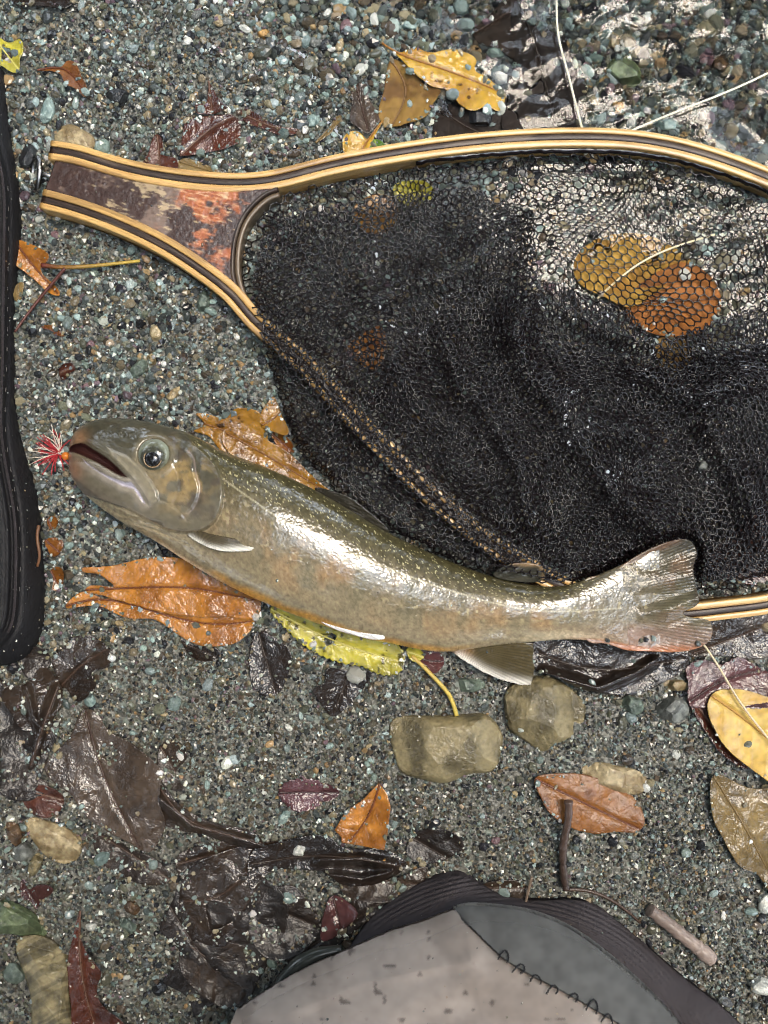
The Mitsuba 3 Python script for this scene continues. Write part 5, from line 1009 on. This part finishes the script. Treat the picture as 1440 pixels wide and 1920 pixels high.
part(leg, 'hook', tube(np.c_[W(HKP[:, 0], HKP[:, 1], 0.034)], np.interp(np.linspace(0, 1, 24), [0, .3, .6, 1], [0.001, 0.0022, 0.0042, 0.0022]), 10), 'm_lacquer_black', 'glossy dark plastic hook', smooth=True)
mat('m_lacquer_black', {'type': 'twosided', 'bsdf': princ(rgb(lin(40, 44, 42)), 0.2)})

# specks of sand stuck to the bag, the fish, the net and the cloth
def specks(n, seed, poly, zfn, r0, r1):
    r = np.random.default_rng(seed); x0, y0, x1, y1 = shapely.Polygon(poly).bounds
    u, v = r.uniform(x0, x1, n), r.uniform(y0, y1, n); m = inside(poly, u, v); u, v = u[m], v[m]; n = len(u)
    z = zfn(u, v); sz = r.lognormal(0, 0.35, n) * r.uniform(r0, r1, n) * S
    tv = np.stack([template(1, r)[0] for _ in range(12)]); f = template(1, r)[1]
    V = (tv[r.integers(0, 12, n)] * (sz[:, None] * r.uniform(0.5, 1, (n, 3)))[:, None, :] + W(u, v, z + 0.3 * sz)[:, None]).reshape(-1, 3)
    c = gcol[r.choice(len(gcol), n, p=gw)] * r.uniform(0.7, 1.4, (n, 1))
    return V, (f[None] + (np.arange(n) * 12)[:, None, None]).reshape(-1, 3), np.repeat(c, 12, 0)
RB = np.vstack([BE, BE[::-1] - [60, 0]])
sp_ = [specks(380, 1, RB, bag_z, 0.8, 2.0), specks(36, 2, [(330,860),(700,1000),(1100,1120),(1100,1180),(800,1190),(500,1090),(300,980)], fish_z, 1.6, 3.0), specks(40, 3, [(870,1205),(1000,1205),(1000,1280),(1120,1200),(1320,1180),(1330,1215),(1100,1215),(900,1240)], lambda u, v: np.maximum(float(gzl.mean()) + 0.0105, np.where(u > 1100, tail_z(u, v) + 0.0006, 0)), 3.0, 6.0),
       specks(140, 6, [(480,1890),(860,1730),(1200,1940),(1200,1990),(480,1990)], knee_z, 0.7, 1.6), specks(60, 4, HAND, hand_z, 0.9, 2.0), specks(60, 5, [(640,1800),(840,1640),(900,1690),(1090,1692),(1250,1810),(1300,1880),(1190,1820),(1000,1712),(860,1700),(700,1760)], blk_z, 1.2, 3.0)]
v_, f_ = cat([(a, b) for a, b, _ in sp_]); k = key_for('sand_specks'); scene[k] = mikit.ply((v_, f_), 'm_gravel', color=np.vstack([c for *_, c in sp_]))
labels[k] = {'label': 'loose specks of sand stuck to the bag, fish, handle and cloth', 'category': 'sand', 'kind': 'stuff'}

# ------------------------------------------------------------------ the person taking the picture, crouching just below the frame (shades the near gravel)
import manifold3d as m3
def ball(p, r): return m3.Manifold.sphere(r, 20).translate([float(x) for x in p])
J = {'pelvis': (0.10, -0.78, 0.30, 0.17), 'belly': (0.08, -0.70, 0.50, 0.15), 'chest': (0.03, -0.46, 0.74, 0.17), 'neck': (0.01, -0.37, 0.86, 0.065), 'head': (0.00, -0.31, 0.95, 0.10),
     'sl': (-0.15, -0.50, 0.76, 0.075), 'sr': (0.24, -0.50, 0.76, 0.075), 'el': (-0.25, -0.38, 0.56, 0.048), 'er': (0.32, -0.38, 0.56, 0.048), 'wl': (-0.09, -0.19, 0.53, 0.03), 'wr': (0.13, -0.19, 0.53, 0.03),
     'hl': (-0.06, -0.12, 0.52, 0.035), 'hr': (0.08, -0.12, 0.52, 0.035), 'kr': (0.07, -0.37, 0.035, 0.055), 'kl': (-0.24, -0.60, 0.42, 0.07), 'al': (-0.26, -0.66, 0.06, 0.05), 'ar': (0.14, -0.85, 0.04, 0.05), 'hipr': (0.17, -0.76, 0.26, 0.11), 'hipl': (0.0, -0.76, 0.28, 0.11)}
body = m3.Manifold()
for a, b in (('pelvis','belly'),('belly','chest'),('chest','neck'),('neck','head'),('sl','sr'),('sl','el'),('el','wl'),('wl','hl'),('sr','er'),('er','wr'),('wr','hr'),('hipr','kr'),('kr','ar'),('hipl','kl'),('kl','al'),('hipl','hipr'),('chest','sl'),('chest','sr')):
    body = body + m3.Manifold.batch_hull([ball(J[a][:3], J[a][3]), ball(J[b][:3], J[b][3])])
bm_ = body.refine_to_length(0.03).to_mesh(); bt = trimesh.Trimesh(bm_.vert_properties[:, :3], bm_.tri_verts, process=True); trimesh.smoothing.filter_taubin(bt, iterations=12)
person = thing('person', 'crouching person in dark jacket and waders leaning over the fish, below the frame', 'person')
part(person, 'body', bt, 'm_jacket', smooth=True)
mat('m_jacket', {'type': 'twosided', 'bsdf': princ(rgb(lin(70, 74, 72)), 0.8, 0.3)})
